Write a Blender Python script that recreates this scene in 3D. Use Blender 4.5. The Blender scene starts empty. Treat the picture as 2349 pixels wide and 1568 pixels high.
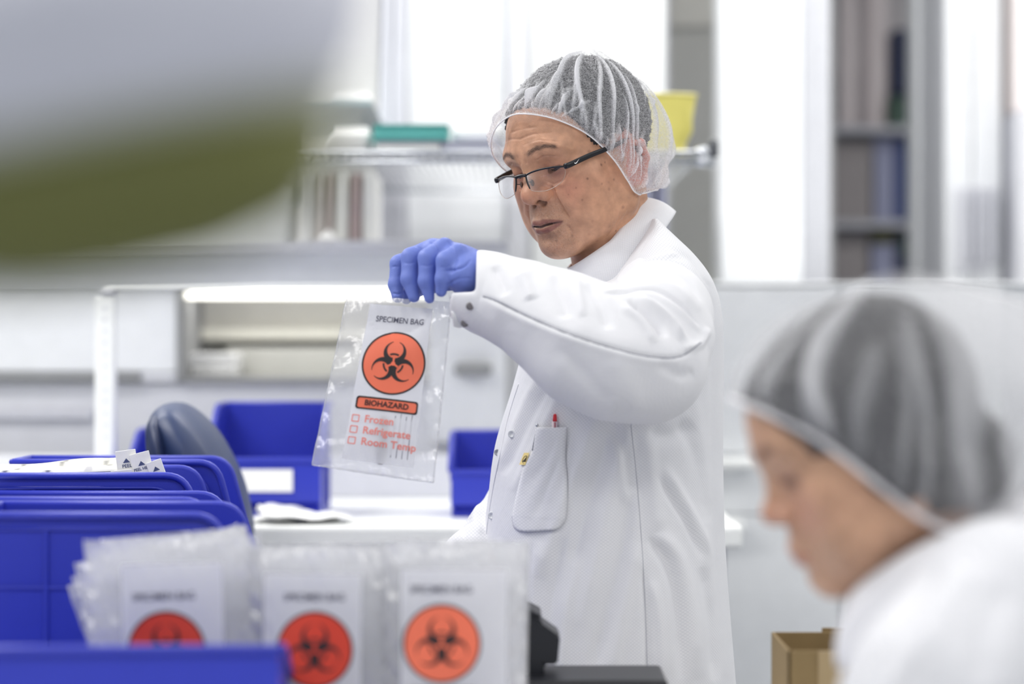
import bpy, bmesh, math, random
import numpy as np
from mathutils import Vector, Matrix

SC = bpy.context.scene
COL = SC.collection
random.seed(7)
RNG = np.random.default_rng(7)
F = 85.0/36.0*2349.0          # focal length in pixels of the 2349 px frame
CAMZ = 1.28

# ------------------------------------------------------------------ camera, world, lights, exposure
cam_d = bpy.data.cameras.new('camera')
cam = bpy.data.objects.new('camera', cam_d); COL.objects.link(cam)
cam.location = (0, 0, CAMZ); cam.rotation_euler = (math.pi/2, 0, 0)
cam_d.sensor_width = 36.0; cam_d.lens = 85.0
cam_d.clip_start = 0.05; cam_d.clip_end = 60
cam_d.dof.use_dof = True; cam_d.dof.focus_distance = 2.86; cam_d.dof.aperture_fstop = 2.0
SC.camera = cam
SC.view_settings.view_transform = 'Standard'
SC.view_settings.look = 'None'
SC.view_settings.exposure = 0.09
SC.view_settings.gamma = 1.0
SC.view_settings.use_curve_mapping = False
SC.cycles.use_denoising = True
SC.cycles.max_bounces = 10
SC.cycles.transparent_max_bounces = 48
SC.cycles.diffuse_bounces = 5
SC.cycles.glossy_bounces = 3
SC.cycles.transmission_bounces = 6
SC.cycles.caustics_reflective = False
SC.cycles.caustics_refractive = False
SC.cycles.sample_clamp_indirect = 6.0

wd = bpy.data.worlds.new('world'); SC.world = wd; wd.use_nodes = True
wd.node_tree.nodes['Background'].inputs['Color'].default_value = (0.90, 0.94, 1.0, 1)
wd.node_tree.nodes['Background'].inputs['Strength'].default_value = 0.66

def area_light(name, loc, size, sizey, energy, color=(1, 0.985, 0.96), rot=(0, 0, 0)):
    l = bpy.data.lights.new(name, 'AREA'); l.shape = 'RECTANGLE'
    l.size = size; l.size_y = sizey; l.energy = energy; l.color = color
    o = bpy.data.objects.new(name, l); COL.objects.link(o)
    o.location = loc; o.rotation_euler = rot
    return o
# rows of recessed ceiling panels over the room (light only; above the frame)
for i, (x, y, e) in enumerate([(-1.5, 0.9, 16), (0.3, 0.9, 14), (1.9, 0.9, 16), (-1.5, 2.7, 30), (0.3, 2.9, 3.0), (1.9, 2.7, 15), (-1.5, 4.2, 24), (0.3, 4.3, 19), (1.9, 4.4, 22)]):
    area_light('ceiling_panel_light', (x, y, 2.70), 1.2, 0.6, e)

# ------------------------------------------------------------------ helpers
def px(x, y, d):
    return Vector(((x-1174.5)/F*d, d, CAMZ-(y-784.0)/F*d))

def s2l(c):
    c = c/255.0
    return c/12.92 if c <= 0.04045 else ((c+0.055)/1.055)**2.4
def rgb(r, g, b): return (s2l(r), s2l(g), s2l(b), 1.0)

MATS = {}
def mat(name, col, rough=0.5, metal=0.0, spec=0.5, vary=0.06, scale=30.0, bump=0.0, bscale=200.0, emit=None, estr=0.0, sss=0.0, coat=0.0):
    if name in MATS: return MATS[name]
    m = bpy.data.materials.new(name); m.use_nodes = True
    nt = m.node_tree; N = nt.nodes; L = nt.links
    p = N['Principled BSDF']
    p.inputs['Roughness'].default_value = rough
    p.inputs['Metallic'].default_value = metal
    p.inputs['Specular IOR Level'].default_value = spec
    p.inputs['Coat Weight'].default_value = coat
    if sss:
        p.inputs['Subsurface Weight'].default_value = sss
        p.inputs['Subsurface Radius'].default_value = (0.006, 0.0025, 0.0012)
        p.inputs['Subsurface Scale'].default_value = 1.0
    tc = N.new('ShaderNodeTexCoord')
    nz = N.new('ShaderNodeTexNoise'); nz.inputs['Scale'].default_value = scale; nz.inputs['Detail'].default_value = 4
    L.new(tc.outputs['Object'], nz.inputs['Vector'])
    mx = N.new('ShaderNodeMix'); mx.data_type = 'RGBA'
    c = rgb(*col)
    a = tuple(max(0, v*(1-vary)) for v in c[:3])+(1,); b = tuple(min(1, v*(1+vary)) for v in c[:3])+(1,)
    mx.inputs['A'].default_value = a; mx.inputs['B'].default_value = b
    L.new(nz.outputs['Fac'], mx.inputs['Factor']); L.new(mx.outputs['Result'], p.inputs['Base Color'])
    if bump:
        n2 = N.new('ShaderNodeTexNoise'); n2.inputs['Scale'].default_value = bscale; n2.inputs['Detail'].default_value = 3
        L.new(tc.outputs['Object'], n2.inputs['Vector'])
        bp = N.new('ShaderNodeBump'); bp.inputs['Strength'].default_value = bump; bp.inputs['Distance'].default_value = 0.002
        L.new(n2.outputs['Fac'], bp.inputs['Height']); L.new(bp.outputs['Normal'], p.inputs['Normal'])
    if emit:
        p.inputs['Emission Color'].default_value = rgb(*emit); p.inputs['Emission Strength'].default_value = estr
    MATS[name] = m
    return m

def link_mesh(name, verts, faces, material=None, parent=None, smooth=True):
    me = bpy.data.meshes.new(name)
    verts = np.asarray(verts, dtype=np.float64)
    me.from_pydata([tuple(v) for v in verts], [], [tuple(int(i) for i in f) for f in faces])
    if smooth: me.polygons.foreach_set('use_smooth', [True]*len(me.polygons))
    me.update()
    o = bpy.data.objects.new(name, me); COL.objects.link(o)
    if material: me.materials.append(material)
    if parent: o.parent = parent
    return o

def bm_obj(name, bm, material=None, parent=None, smooth=False):
    bmesh.ops.recalc_face_normals(bm, faces=bm.faces)
    me = bpy.data.meshes.new(name); bm.to_mesh(me); bm.free()
    if smooth: me.polygons.foreach_set('use_smooth', [True]*len(me.polygons))
    o = bpy.data.objects.new(name, me); COL.objects.link(o)
    if material: me.materials.append(material)
    if parent: o.parent = parent
    return o

def tag(o, label=None, cat=None, group=None, kind=None):
    if label: o['label'] = label
    if cat: o['category'] = cat
    if group: o['group'] = group
    if kind: o['kind'] = kind
    return o

def empty(name, loc=(0, 0, 0), rotz=0.0, **k):
    o = bpy.data.objects.new(name, None); COL.objects.link(o)
    o.location = loc; o.rotation_euler = (0, 0, rotz); o.empty_display_size = 0.05
    tag(o, **k)
    return o

def add_box(bm, x0, x1, y0, y1, z0, z1, bev=0.0, seg=2, M=None):
    vs = [bm.verts.new((x, y, z)) for x in (x0, x1) for y in (y0, y1) for z in (z0, z1)]
    fs = [(0, 1, 3, 2), (4, 6, 7, 5), (0, 4, 5, 1), (2, 3, 7, 6), (0, 2, 6, 4), (1, 5, 7, 3)]
    faces = [bm.faces.new([vs[i] for i in f]) for f in fs]
    allv = list(vs)
    if bev > 0:
        edges = list({e for f in faces for e in f.edges})
        r = bmesh.ops.bevel(bm, geom=edges, offset=bev, segments=seg, affect='EDGES', profile=0.5)
        allv = [v for v in {v for f in r['faces'] for v in f.verts}]
        # include the shrunken original faces
        seen = set(allv); stack = list(allv)
        while stack:
            v = stack.pop()
            for e in v.link_edges:
                w = e.other_vert(v)
                if w not in seen: seen.add(w); stack.append(w); allv.append(w)
    if M is not None:
        for v in allv: v.co = M @ v.co
    return allv

def box(name, x0, x1, y0, y1, z0, z1, m, parent=None, bev=0.003, M=None):
    bm = bmesh.new(); add_box(bm, min(x0, x1), max(x0, x1), min(y0, y1), max(y0, y1), min(z0, z1), max(z0, z1), bev, M=M)
    return bm_obj(name, bm, m, parent)

def pbox(name, x0, y0, x1, y1, d, th, m, parent=None, bev=0.003):
    """box whose front face, at distance d, covers the photo rectangle (x0,y0)-(x1,y1)"""
    a = px(x0, y0, d); b = px(x1, y1, d)
    return box(name, a.x, b.x, d, d+th, b.z, a.z, m, parent, bev)

def frame_of(t):
    t = t/np.linalg.norm(t)
    u = np.cross(t, (0, 0, 1.0))
    if np.linalg.norm(u) < 1e-4: u = np.cross(t, (0, 1.0, 0))
    u /= np.linalg.norm(u)
    return u, np.cross(u, t)

def tube_arrays(pts, rad, seg=10, closed=False, flat=1.0, up=None):
    pts = np.asarray([tuple(p) for p in pts], float); n = len(pts)
    rad = np.full(n, rad, float) if np.isscalar(rad) else np.asarray(rad, float)
    V = []; Fc = []
    pu = None
    for i in range(n):
        if closed: t = pts[(i+1) % n]-pts[i-1]
        else: t = pts[min(i+1, n-1)]-pts[max(i-1, 0)]
        t = t/(np.linalg.norm(t)+1e-12)
        if up is not None:
            u = np.cross(t, up); u /= np.linalg.norm(u)
        elif pu is None: u, _ = frame_of(t)
        else:
            u = pu-t*np.dot(pu, t); u /= np.linalg.norm(u)
        pu = u; w = np.cross(u, t)
        for k in range(seg):
            a = 2*math.pi*k/seg
            V.append(pts[i]+rad[i]*(math.cos(a)*u*flat+math.sin(a)*w))
    m = n if closed else n-1
    for i in range(m):
        for k in range(seg):
            a = i*seg+k; b = i*seg+(k+1) % seg; c = ((i+1) % n)*seg+(k+1) % seg; d = ((i+1) % n)*seg+k
            Fc.append((a, b, c, d))
    if not closed:
        Fc.append(tuple(range(seg))[::-1]); Fc.append(tuple((n-1)*seg+k for k in range(seg)))
    return np.array(V), Fc

def tube(name, pts, rad, m, parent=None, seg=10, closed=False, flat=1.0, up=None):
    V, Fc = tube_arrays(pts, rad, seg, closed, flat, up)
    return link_mesh(name, V, Fc, m, parent)

def lathe(name, prof, m, parent=None, seg=24, M=None):
    V = []; Fc = []
    for r, z in prof:
        for k in range(seg):
            a = 2*math.pi*k/seg; v = Vector((r*math.cos(a), r*math.sin(a), z))
            V.append(tuple(M @ v) if M is not None else tuple(v))
    for i in range(len(prof)-1):
        for k in range(seg):
            Fc.append((i*seg+k, i*seg+(k+1) % seg, (i+1)*seg+(k+1) % seg, (i+1)*seg+k))
    Fc.append(tuple(range(seg))[::-1]); Fc.append(tuple((len(prof)-1)*seg+k for k in range(seg)))
    return link_mesh(name, V, Fc, m, parent)

def merge(parts):
    V = []; Fc = []; o = 0
    for v, f in parts:
        V.append(np.asarray(v)); Fc += [tuple(i+o for i in q) for q in f]; o += len(v)
    return np.concatenate(V), Fc

def catmull(P, n, closed=False):
    P = np.asarray(P, float); k = len(P); out = []
    m = k if closed else k-1
    for j in range(n):
        t = j*m/n if closed else j*m/(n-1)
        i = min(int(t), m-1); f = t-i
        g = (lambda q: P[q % k]) if closed else (lambda q: P[min(max(q, 0), k-1)])
        a, b, c, d = g(i-1), g(i), g(i+1), g(i+2)
        out.append(0.5*((2*b)+(c-a)*f+(2*a-5*b+4*c-d)*f*f+(3*b-a-3*c+d)*f**3))
    return np.array(out)

# ------------------------------------------------------------------ implicit surfaces (smooth unions -> one continuous mesh)
class Field:
    def __init__(s, lo, hi, h):
        s.lo = np.array(lo, float); s.h = h
        n = np.ceil((np.array(hi)-s.lo)/h).astype(int)+1
        s.ax = [s.lo[i]+h*np.arange(n[i]) for i in range(3)]
        s.f = np.full(n, 0.08, np.float32)
    def _sl(s, lo, hi):
        a = np.floor((np.array(lo)-s.lo)/s.h).astype(int); b = np.ceil((np.array(hi)-s.lo)/s.h).astype(int)+1
        sl = tuple(slice(max(0, a[i]), max(0, min(s.f.shape[i], b[i]))) for i in range(3))
        g = np.meshgrid(*[s.ax[i][sl[i]] for i in range(3)], indexing='ij', sparse=True)
        return sl, g
    def _put(s, sl, d, k, op):
        f = s.f[sl]
        if f.size == 0: return
        d = d.astype(np.float32)
        if op == 'sub': f2, d2 = -f, d
        else: f2, d2 = f, d
        if k > 0:
            hh = np.maximum(k-np.abs(f2-d2), 0)/k
            r = np.minimum(f2, d2)-hh*hh*k*0.25
        else: r = np.minimum(f2, d2)
        s.f[sl] = -r if op == 'sub' else r
    def ell(s, c, r, k=0.01, op='add', R=None):
        c = np.array(c, float); r = np.array(r, float); m = r.max() if R is not None else r
        pad = k*1.2+3*s.h+0.004
        sl, (X, Y, Z) = s._sl(c-m-pad, c+m+pad)
        X = X-c[0]; Y = Y-c[1]; Z = Z-c[2]
        if R is not None:
            R = np.array(R); X, Y, Z = (R[0, j]*X+R[1, j]*Y+R[2, j]*Z for j in range(3))
        k0 = np.sqrt((X/r[0])**2+(Y/r[1])**2+(Z/r[2])**2); k1 = np.sqrt((X/r[0]**2)**2+(Y/r[1]**2)**2+(Z/r[2]**2)**2)+1e-9
        s._put(sl, k0*(k0-1)/k1, k, op)
    def cap(s, a, b, ra, rb=None, k=0.01, op='add'):
        rb = ra if rb is None else rb
        a = np.array(tuple(a), float); b = np.array(tuple(b), float); m = max(ra, rb); pad = k*1.2+3*s.h+0.004
        sl, (X, Y, Z) = s._sl(np.minimum(a, b)-m-pad, np.maximum(a, b)+m+pad)
        d = b-a; L2 = float(d@d)+1e-12
        t = np.clip(((X-a[0])*d[0]+(Y-a[1])*d[1]+(Z-a[2])*d[2])/L2, 0, 1)
        dist = np.sqrt((X-a[0]-t*d[0])**2+(Y-a[1]-t*d[1])**2+(Z-a[2]-t*d[2])**2)-(ra+(rb-ra)*t)
        s._put(sl, dist, k, op)
    def chain(s, pts, rads, k=0.01, op='add'):
        for i in range(len(pts)-1): s.cap(pts[i], pts[i+1], rads[i], rads[i+1], k, op)
    def mesh(s, smooth=2):
        f = s.f; h = s.h
        n = f.shape
        ins = f < 0
        c = [ins[i:n[0]-1+i, j:n[1]-1+j, k:n[2]-1+k] for i in (0, 1) for j in (0, 1) for k in (0, 1)]
        cnt = sum(x.astype(np.int8) for x in c)
        act = (cnt > 0) & (cnt < 8)
        I = np.argwhere(act)
        idx = np.full(act.shape, -1, np.int64); idx[tuple(I.T)] = np.arange(len(I))
        offs = [(i, j, k) for i in (0, 1) for j in (0, 1) for k in (0, 1)]
        val = np.stack([f[I[:, 0]+o[0], I[:, 1]+o[1], I[:, 2]+o[2]] for o in offs], 1)
        acc = np.zeros((len(I), 3)); w = np.zeros(len(I))
        for a in range(8):
            for b in range(a+1, 8):
                oa, ob = np.array(offs[a]), np.array(offs[b])
                if abs(oa-ob).sum() != 1: continue
                va, vb = val[:, a], val[:, b]
                m = (va < 0) != (vb < 0)
                t = np.where(m, va/np.where(m, va-vb, 1), 0)
                acc += np.where(m[:, None], oa+(ob-oa)*t[:, None], 0); w += m
        V = s.lo+h*(I+acc/np.maximum(w, 1)[:, None])
        Q = []
        for axis in range(3):
            o1, o2 = [(1, 2), (2, 0), (0, 1)][axis]
            sa = [slice(1, -1)]*3; sa[axis] = slice(0, -1)
            sb = [slice(1, -1)]*3; sb[axis] = slice(1, None)
            A = ins[tuple(sa)]; B = ins[tuple(sb)]
            for flip, M in ((False, A & ~B), (True, ~A & B)):
                P = np.argwhere(M)
                if not len(P): continue
                add = np.array([1, 1, 1]); add[axis] = 0
                P = P+add
                def g(d1, d2):
                    q = P.copy(); q[:, o1] -= d1; q[:, o2] -= d2
                    return idx[tuple(q.T)]
                quad = np.stack([g(1, 1), g(0, 1), g(0, 0), g(1, 0)], 1)
                Q.append(quad[:, ::-1] if flip else quad)
        Q = np.concatenate(Q); Q = Q[(Q >= 0).all(1)]
        E = np.concatenate([Q[:, [0, 1]], Q[:, [1, 2]], Q[:, [2, 3]], Q[:, [3, 0]]])
        for _ in range(smooth): V = lap(V, E, 0.5)
        return V, Q, E

def lap(V, E, f=0.5):
    n = len(V); deg = np.bincount(E[:, 0], minlength=n)+np.bincount(E[:, 1], minlength=n)
    S = np.stack([np.bincount(E[:, 0], V[E[:, 1], j], n)+np.bincount(E[:, 1], V[E[:, 0], j], n) for j in range(3)], 1)
    return V*(1-f)+f*S/np.maximum(deg, 1)[:, None]

def normals(V, Q):
    Q = np.asarray(Q)
    n = np.cross(V[Q[:, 2]]-V[Q[:, 0]], V[Q[:, 3]]-V[Q[:, 1]])
    N = np.stack([sum(np.bincount(Q[:, j], n[:, a], len(V)) for j in range(4)) for a in range(3)], 1)
    return N/(np.linalg.norm(N, axis=1)[:, None]+1e-12)

def poly_dist(P2, line):
    """distance of the points (n,2 or 3) to a polyline, and the parameter along it"""
    line = np.asarray(line, float); best = np.full(len(P2), 9e9); tt = np.zeros(len(P2)); m = len(line)-1
    for i in range(m):
        a, b = line[i], line[i+1]; d = b-a
        t = np.clip(((P2-a)@d)/(d@d+1e-12), 0, 1)
        q = np.linalg.norm(P2-a-t[:, None]*d, axis=1)
        u = q < best; best[u] = q[u]; tt[u] = ((i+t)/m)[u]
    return best, tt

def fast_mesh(name, V, Q, material, parent=None, smooth=True):
    me = bpy.data.meshes.new(name); Q = np.asarray(Q)
    me.vertices.add(len(V)); me.vertices.foreach_set('co', np.asarray(V, np.float32).ravel())
    me.loops.add(Q.size); me.loops.foreach_set('vertex_index', Q.astype(np.int32).ravel())
    me.polygons.add(len(Q)); me.polygons.foreach_set('loop_start', np.arange(0, Q.size, Q.shape[1], dtype=np.int32))
    me.update(calc_edges=True); me.validate()
    me.polygons.foreach_set('use_smooth', np.full(len(me.polygons), smooth))
    o = bpy.data.objects.new(name, me); COL.objects.link(o)
    if material: me.materials.append(material)
    if parent: o.parent = parent
    return o

def color_attr(o, name, C):
    a = o.data.color_attributes.new(name, 'FLOAT_COLOR', 'POINT')
    C = np.asarray(C, np.float32)
    if C.ndim == 1: C = np.stack([C]*3, 1)
    a.data.foreach_set('color', np.c_[C, np.ones(len(C))].astype(np.float32).ravel())

def grid_faces(n, m, wrap=False):
    i = np.arange(n-1)[:, None]; j = np.arange(m if wrap else m-1)[None, :]; j2 = (j+1) % m
    return np.stack([(i*m+j), (i*m+j2), ((i+1)*m+j2), ((i+1)*m+j)], -1).reshape(-1, 4)

def text_tris(s, size, bold=0.0):
    """flat lettering as (verts2d, faces), centred on the origin"""
    cu = bpy.data.curves.new('lettering', 'FONT'); cu.body = s; cu.size = size; cu.align_x = 'CENTER'; cu.align_y = 'CENTER'
    cu.offset = bold; cu.resolution_u = 3
    ob = bpy.data.objects.new('lettering', cu); COL.objects.link(ob)
    dg = bpy.context.evaluated_depsgraph_get(); dg.update()
    me = bpy.data.meshes.new_from_object(ob.evaluated_get(dg))
    V = np.array([v.co[:2] for v in me.vertices]).reshape(-1, 2); Fc = [tuple(p.vertices) for p in me.polygons]
    bpy.data.objects.remove(ob); bpy.data.curves.remove(cu); bpy.data.meshes.remove(me)
    return V, Fc

def world_of(o):
    b = Matrix.LocRotScale(o.location, o.rotation_euler, o.scale)
    return (world_of(o.parent) @ o.matrix_parent_inverse @ b) if o.parent else b
def attach(o, p):
    """parent o to p, leaving o where it stands"""
    o.parent = p; o.matrix_parent_inverse = world_of(p).inverted()
    return o
# ------------------------------------------------------------------ materials of the setting
M_white = mat('painted_white', (236, 238, 240), 0.45)
M_bright = mat('bright_white_panel', (247, 249, 247), 0.4)
M_off = mat('off_white_panel', (228, 226, 222), 0.5)
M_post = mat('grey_post', (204, 205, 212), 0.45)
M_lpost = mat('light_grey_trim', (220, 221, 226), 0.45)
M_grey = mat('warm_grey', (212, 212, 207), 0.6)
M_mid = mat('mid_grey', (150, 151, 152), 0.55)
M_dark = mat('dark_grey', (96, 98, 102), 0.5)
M_lav = mat('lavender_grey', (196, 198, 214), 0.55)
M_beige = mat('beige_grey', (236, 234, 226), 0.6)
M_chrome = mat('chrome', (205, 208, 212), 0.18, metal=1.0)
M_steel = mat('brushed_steel', (170, 172, 176), 0.35, metal=0.9)
M_blue = mat('blue_polypropylene', (48, 60, 184), 0.36, spec=0.5, vary=0.05, bump=0.12, bscale=900)
M_paper = mat('paper_white', (243, 243, 242), 0.7, vary=0.02)
M_black = mat('black_plastic', (17, 19, 26), 0.4)
M_floor = mat('vinyl_floor', (160, 163, 168), 0.3, vary=0.05, scale=8)
M_ceil = mat('ceiling_white', (240, 240, 240), 0.8)

def S(o):
    o['kind'] = 'structure'; return o
S(box('floor', -4.2, 4.2, -2.5, 6.9, -0.05, 0, M_floor, bev=0))
S(box('ceiling', -4.2, 4.2, -2.5, 6.9, 2.75, 2.8, M_ceil, bev=0))
S(box('wall_back', -4.2, 4.2, 6.8, 6.9, 0, 2.75, M_white, bev=0))
S(box('wall_left', -4.25, -4.2, -2.5, 6.9, 0, 2.75, M_white, bev=0))
S(box('wall_right', 4.2, 4.25, -2.5, 6.9, 0, 2.75, M_white, bev=0))

def vbox(name, x0, x1, d, th, z0, z1, m, parent=None, bev=0.003):
    return box(name, (x0-1174.5)/F*d, (x1-1174.5)/F*d, d, d+th, z0, z1, m, parent, bev)

wi = S(vbox('wall_inner', -500, 1531, 4.85, 0.06, 0, 2.75, M_lpost))
for x0, x1, m in ((-480, 240, M_white), (262, 660, M_white), (676, 866, M_off), (934, 1160, M_white), (1219, 1522, M_bright)):
    vbox('panel', x0, x1, 4.825, 0.025, 0.08, 2.72, m, wi, 0.004)
for x0, x1, m in ((868, 898, M_post), (900, 931, M_post), (1164, 1214, M_lpost)):
    vbox('post', x0, x1, 4.80, 0.05, 0, 2.75, m, wi, 0.004)
wr = S(vbox('wall_recess', 1400, 1910, 5.5, 0.06, 0, 2.75, M_bright))
w1 = S(empty('window_1', (0, 5.45, 1.4)))
pa = px(1534, 655, 5.45); pb = px(1648, -200, 5.45)
attach(box('pane', pa.x, pb.x, 5.455, 5.475, pa.z, 2.45, M_grey, bev=0), w1)
attach(box('frame', pb.x, pb.x+0.012, 5.44, 5.49, pa.z-0.02, 2.47, M_white), w1)
attach(box('frame', pa.x-0.012, pa.x, 5.44, 5.49, pa.z-0.02, 2.47, M_lpost), w1)
attach(box('sill', pa.x-0.012, pb.x+0.03, 5.40, 5.49, pa.z-0.03, pa.z, M_bright), w1)
attach(box('blind_rail', pa.x, pb.x, 5.44, 5.455, px(0, 62, 5.45).z, 2.45, M_beige), w1)
S(vbox('pillar', 1655, 1842, 4.7, 0.18, 0, 2.75, M_white, bev=0.006))
S(vbox('trim_1', 1842, 1904, 4.86, 0.08, 0, 2.75, M_lpost))
S(vbox('trim_2', 2097, 2162, 5.3, 0.10, 0, 2.75, M_white))

# ------------------------------------------------------------------ storage rack far right, behind the seated person
rk = empty('storage_rack', (px(2000, 784, 6.2).x, 6.2, 0), label='tall open storage rack holding pale rolls and dark boxes behind the white pillar', cat='rack')
for xx in (1902, 2110):
    attach(vbox('upright', xx, xx+9, 6.0, 0.03, 0, 2.45, M_lpost), rk)
    attach(vbox('upright', xx, xx+9, 6.45, 0.03, 0, 2.45, M_lpost), rk)
for yy in (-140, 288, 505, 650):
    z = px(0, yy, 6.0).z
    attach(box('shelf', px(1900, 0, 6.0).x, px(2121, 0, 6.0).x, 6.0, 6.48, z-0.018, z, M_post), rk)
attach(box('shelf', px(1900, 0, 6.0).x, px(2121, 0, 6.0).x, 6.0, 6.48, 0.15, 0.17, M_mid), rk)
attach(vbox('back_panel', 1902, 2119, 6.46, 0.02, 0.1, 2.44, mat('rack_back', (208, 203, 204), 0.6)), rk)
def shelf_thing(name, x0, y0, x1, y1, d, m, label, cat, shape='box', depth=0.22, base=None, m2=None):
    a = px(x0, y0, d); b = px(x1, y1, d)
    zb = b.z if base is None else base
    cx = (a.x+b.x)/2
    e = empty(name, (cx, d+depth/2, zb), label=label, cat=cat)
    if shape == 'roll':
        r = abs(b.x-a.x)/2
        attach(lathe('roll', [(r*.2, 0), (r*.97, 0), (r, .004), (r, a.z-zb-.004), (r*.97, a.z-zb), (r*.2, a.z-zb)], m, None, 20, Matrix.Translation((cx, d+r, zb))), e)
        attach(lathe('core', [(r*.22, 0), (r*.22, a.z-zb+.01)], m2 or M_mid, None, 12, Matrix.Translation((cx, d+r, zb))), e)
    elif shape == 'binder':
        attach(box('cover', a.x, b.x, d, d+depth, zb, a.z, m, bev=0.004), e)
        w = b.x-a.x
        attach(box('spine_label', a.x+w*.2, b.x-w*.2, d-.0015, d, zb+(a.z-zb)*.55, zb+(a.z-zb)*.85, m2 or M_paper, bev=0), e)
        attach(box('pages', a.x+w*.12, b.x-w*.12, d+.01, d+depth-.004, zb+.004, a.z+.0015, M_paper, bev=0), e)
    elif shape == 'bag':
        bm = bmesh.new(); add_box(bm, a.x, b.x, d, d+depth, zb, a.z, 0.012, 3)
        for v in bm.verts: v.co.x += 0.006*math.sin(v.co.z*90); v.co.y += 0.006*math.sin(v.co.x*70)
        attach(bm_obj('sack', bm, m, smooth=True), e)
        attach(box('fold', a.x+.006, b.x-.006, d+depth*.3, d+depth*.5, a.z-.003, a.z+.012, m), e)
    else:
        hgt = a.z-zb
        attach(box('carton', a.x, b.x, d, d+depth, zb, zb+hgt*.84, m, bev=0.003), e)
        attach(box('lid', a.x-.002, b.x+.002, d-.003, d+depth+.003, zb+hgt*.84, a.z, m2 or m, bev=0.003), e)
    return e
zs = {y: px(0, y, 6.0).z for y in (288, 505, 650)}
M_pink = mat('pale_wrap', (236, 226, 226), 0.6)
M_navy = mat('navy_cover', (46, 56, 92), 0.5)
M_green = mat('dark_green_card', (78, 104, 92), 0.6)
M_lavbox = mat('lavender_card', (168, 172, 200), 0.6)
M_bluebox = mat('dusty_blue_card', (82, 98, 152), 0.6)
M_taupe = mat('taupe_card', (164, 158, 158), 0.6)
M_olive = mat('olive_yellow_film', (160, 158, 110), 0.5)
shelf_thing('wrap_roll', 1926, -100, 1966, 288, 6.06, M_pink, 'narrow pale pink roll at the pillar end of the rack, upper shelf', 'roll', 'roll', base=zs[288]+.001)
shelf_thing('wrap_roll', 1982, -100, 2040, 288, 6.06, M_pink, 'wide pale pink roll beside the navy binder on the rack', 'roll', 'roll', base=zs[288]+.001)
shelf_thing('binder', 2052, 66, 2096, 215, 6.06, M_navy, 'tall navy binder standing on the dark green box in the rack', 'binder', 'binder', base=px(0, 218, 6.06).z, m2=M_navy)
shelf_thing('storage_box', 2044, 222, 2098, 288, 6.04, M_green, 'dark green box under the navy binder in the rack', 'box', base=zs[288]+.001)
shelf_thing('storage_box', 1912, 322, 2000, 505, 6.06, M_taupe, 'taupe grey carton on the middle shelf of the rack', 'box', base=zs[505]+.001)
shelf_thing('storage_box', 2006, 314, 2050, 505, 6.06, M_lavbox, 'pale lavender upright box beside the dusty blue one in the rack', 'box', base=zs[505]+.001)
shelf_thing('storage_box', 2053, 314, 2096, 505, 6.06, M_bluebox, 'dusty blue upright box beside the white post, middle rack shelf', 'box', base=zs[505]+.001)
shelf_thing('storage_box', 1912, 535, 1992, 650, 6.06, M_taupe, 'low taupe carton on the bottom visible shelf of the rack', 'box', base=zs[650]+.001)
shelf_thing('storage_box', 2000, 560, 2052, 650, 6.06, M_lavbox, 'small grey lavender box under the olive bag in the rack', 'box', base=zs[650]+.001)
shelf_thing('plastic_bag', 2000, 537, 2052, 556, 6.06, M_olive, 'small olive yellow bag lying on the grey lavender box', 'bag', 'bag', base=px(0, 559, 6.06).z)
shelf_thing('binder', 2056, 530, 2096, 650, 6.06, M_navy, 'navy binder low in the rack beside the olive bag', 'binder', 'binder', base=zs[650]+.001, m2=M_green)

tc = empty('tall_cabinet', (px(2230, 0, 5.0).x, 5.2, 0), label='tall pale grey cabinet with long vertical handles beyond the white post', cat='cabinet')
attach(vbox('body', 2164, 2300, 5.02, 0.45, 0, 2.6, M_lpost), tc)
attach(vbox('door', 2168, 2229, 5.0, 0.02, 0.1, 2.55, M_white), tc)
attach(vbox('door', 2232, 2297, 5.0, 0.02, 0.1, 2.55, M_white), tc)
for xx in (2216, 2240, 2276):
    attach(vbox('handle', xx, xx+11, 4.975, 0.025, px(0, 600, 5).z, px(0, 430, 5).z, M_post), tc)
attach(pbox('notice', 2185, 430, 2270, 625, 4.996, 0.004, M_lpost), tc)
ec = empty('end_cabinet', (px(2400, 0, 4.9).x, 5.1, 0), label='grey cabinet with pinkish top section cut by the right edge', cat='cabinet')
attach(vbox('body', 2332, 2520, 4.9, 0.5, 0, px(0, 255, 4.9).z, M_post), ec)
attach(vbox('upper_section', 2334, 2520, 4.92, 0.48, px(0, 250, 4.9).z, 2.6, mat('pinkish_white', (244, 236, 234), 0.5)), ec)
attach(vbox('door', 2336, 2515, 4.885, 0.015, 0.1, px(0, 262, 4.9).z, M_lpost), ec)

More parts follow.
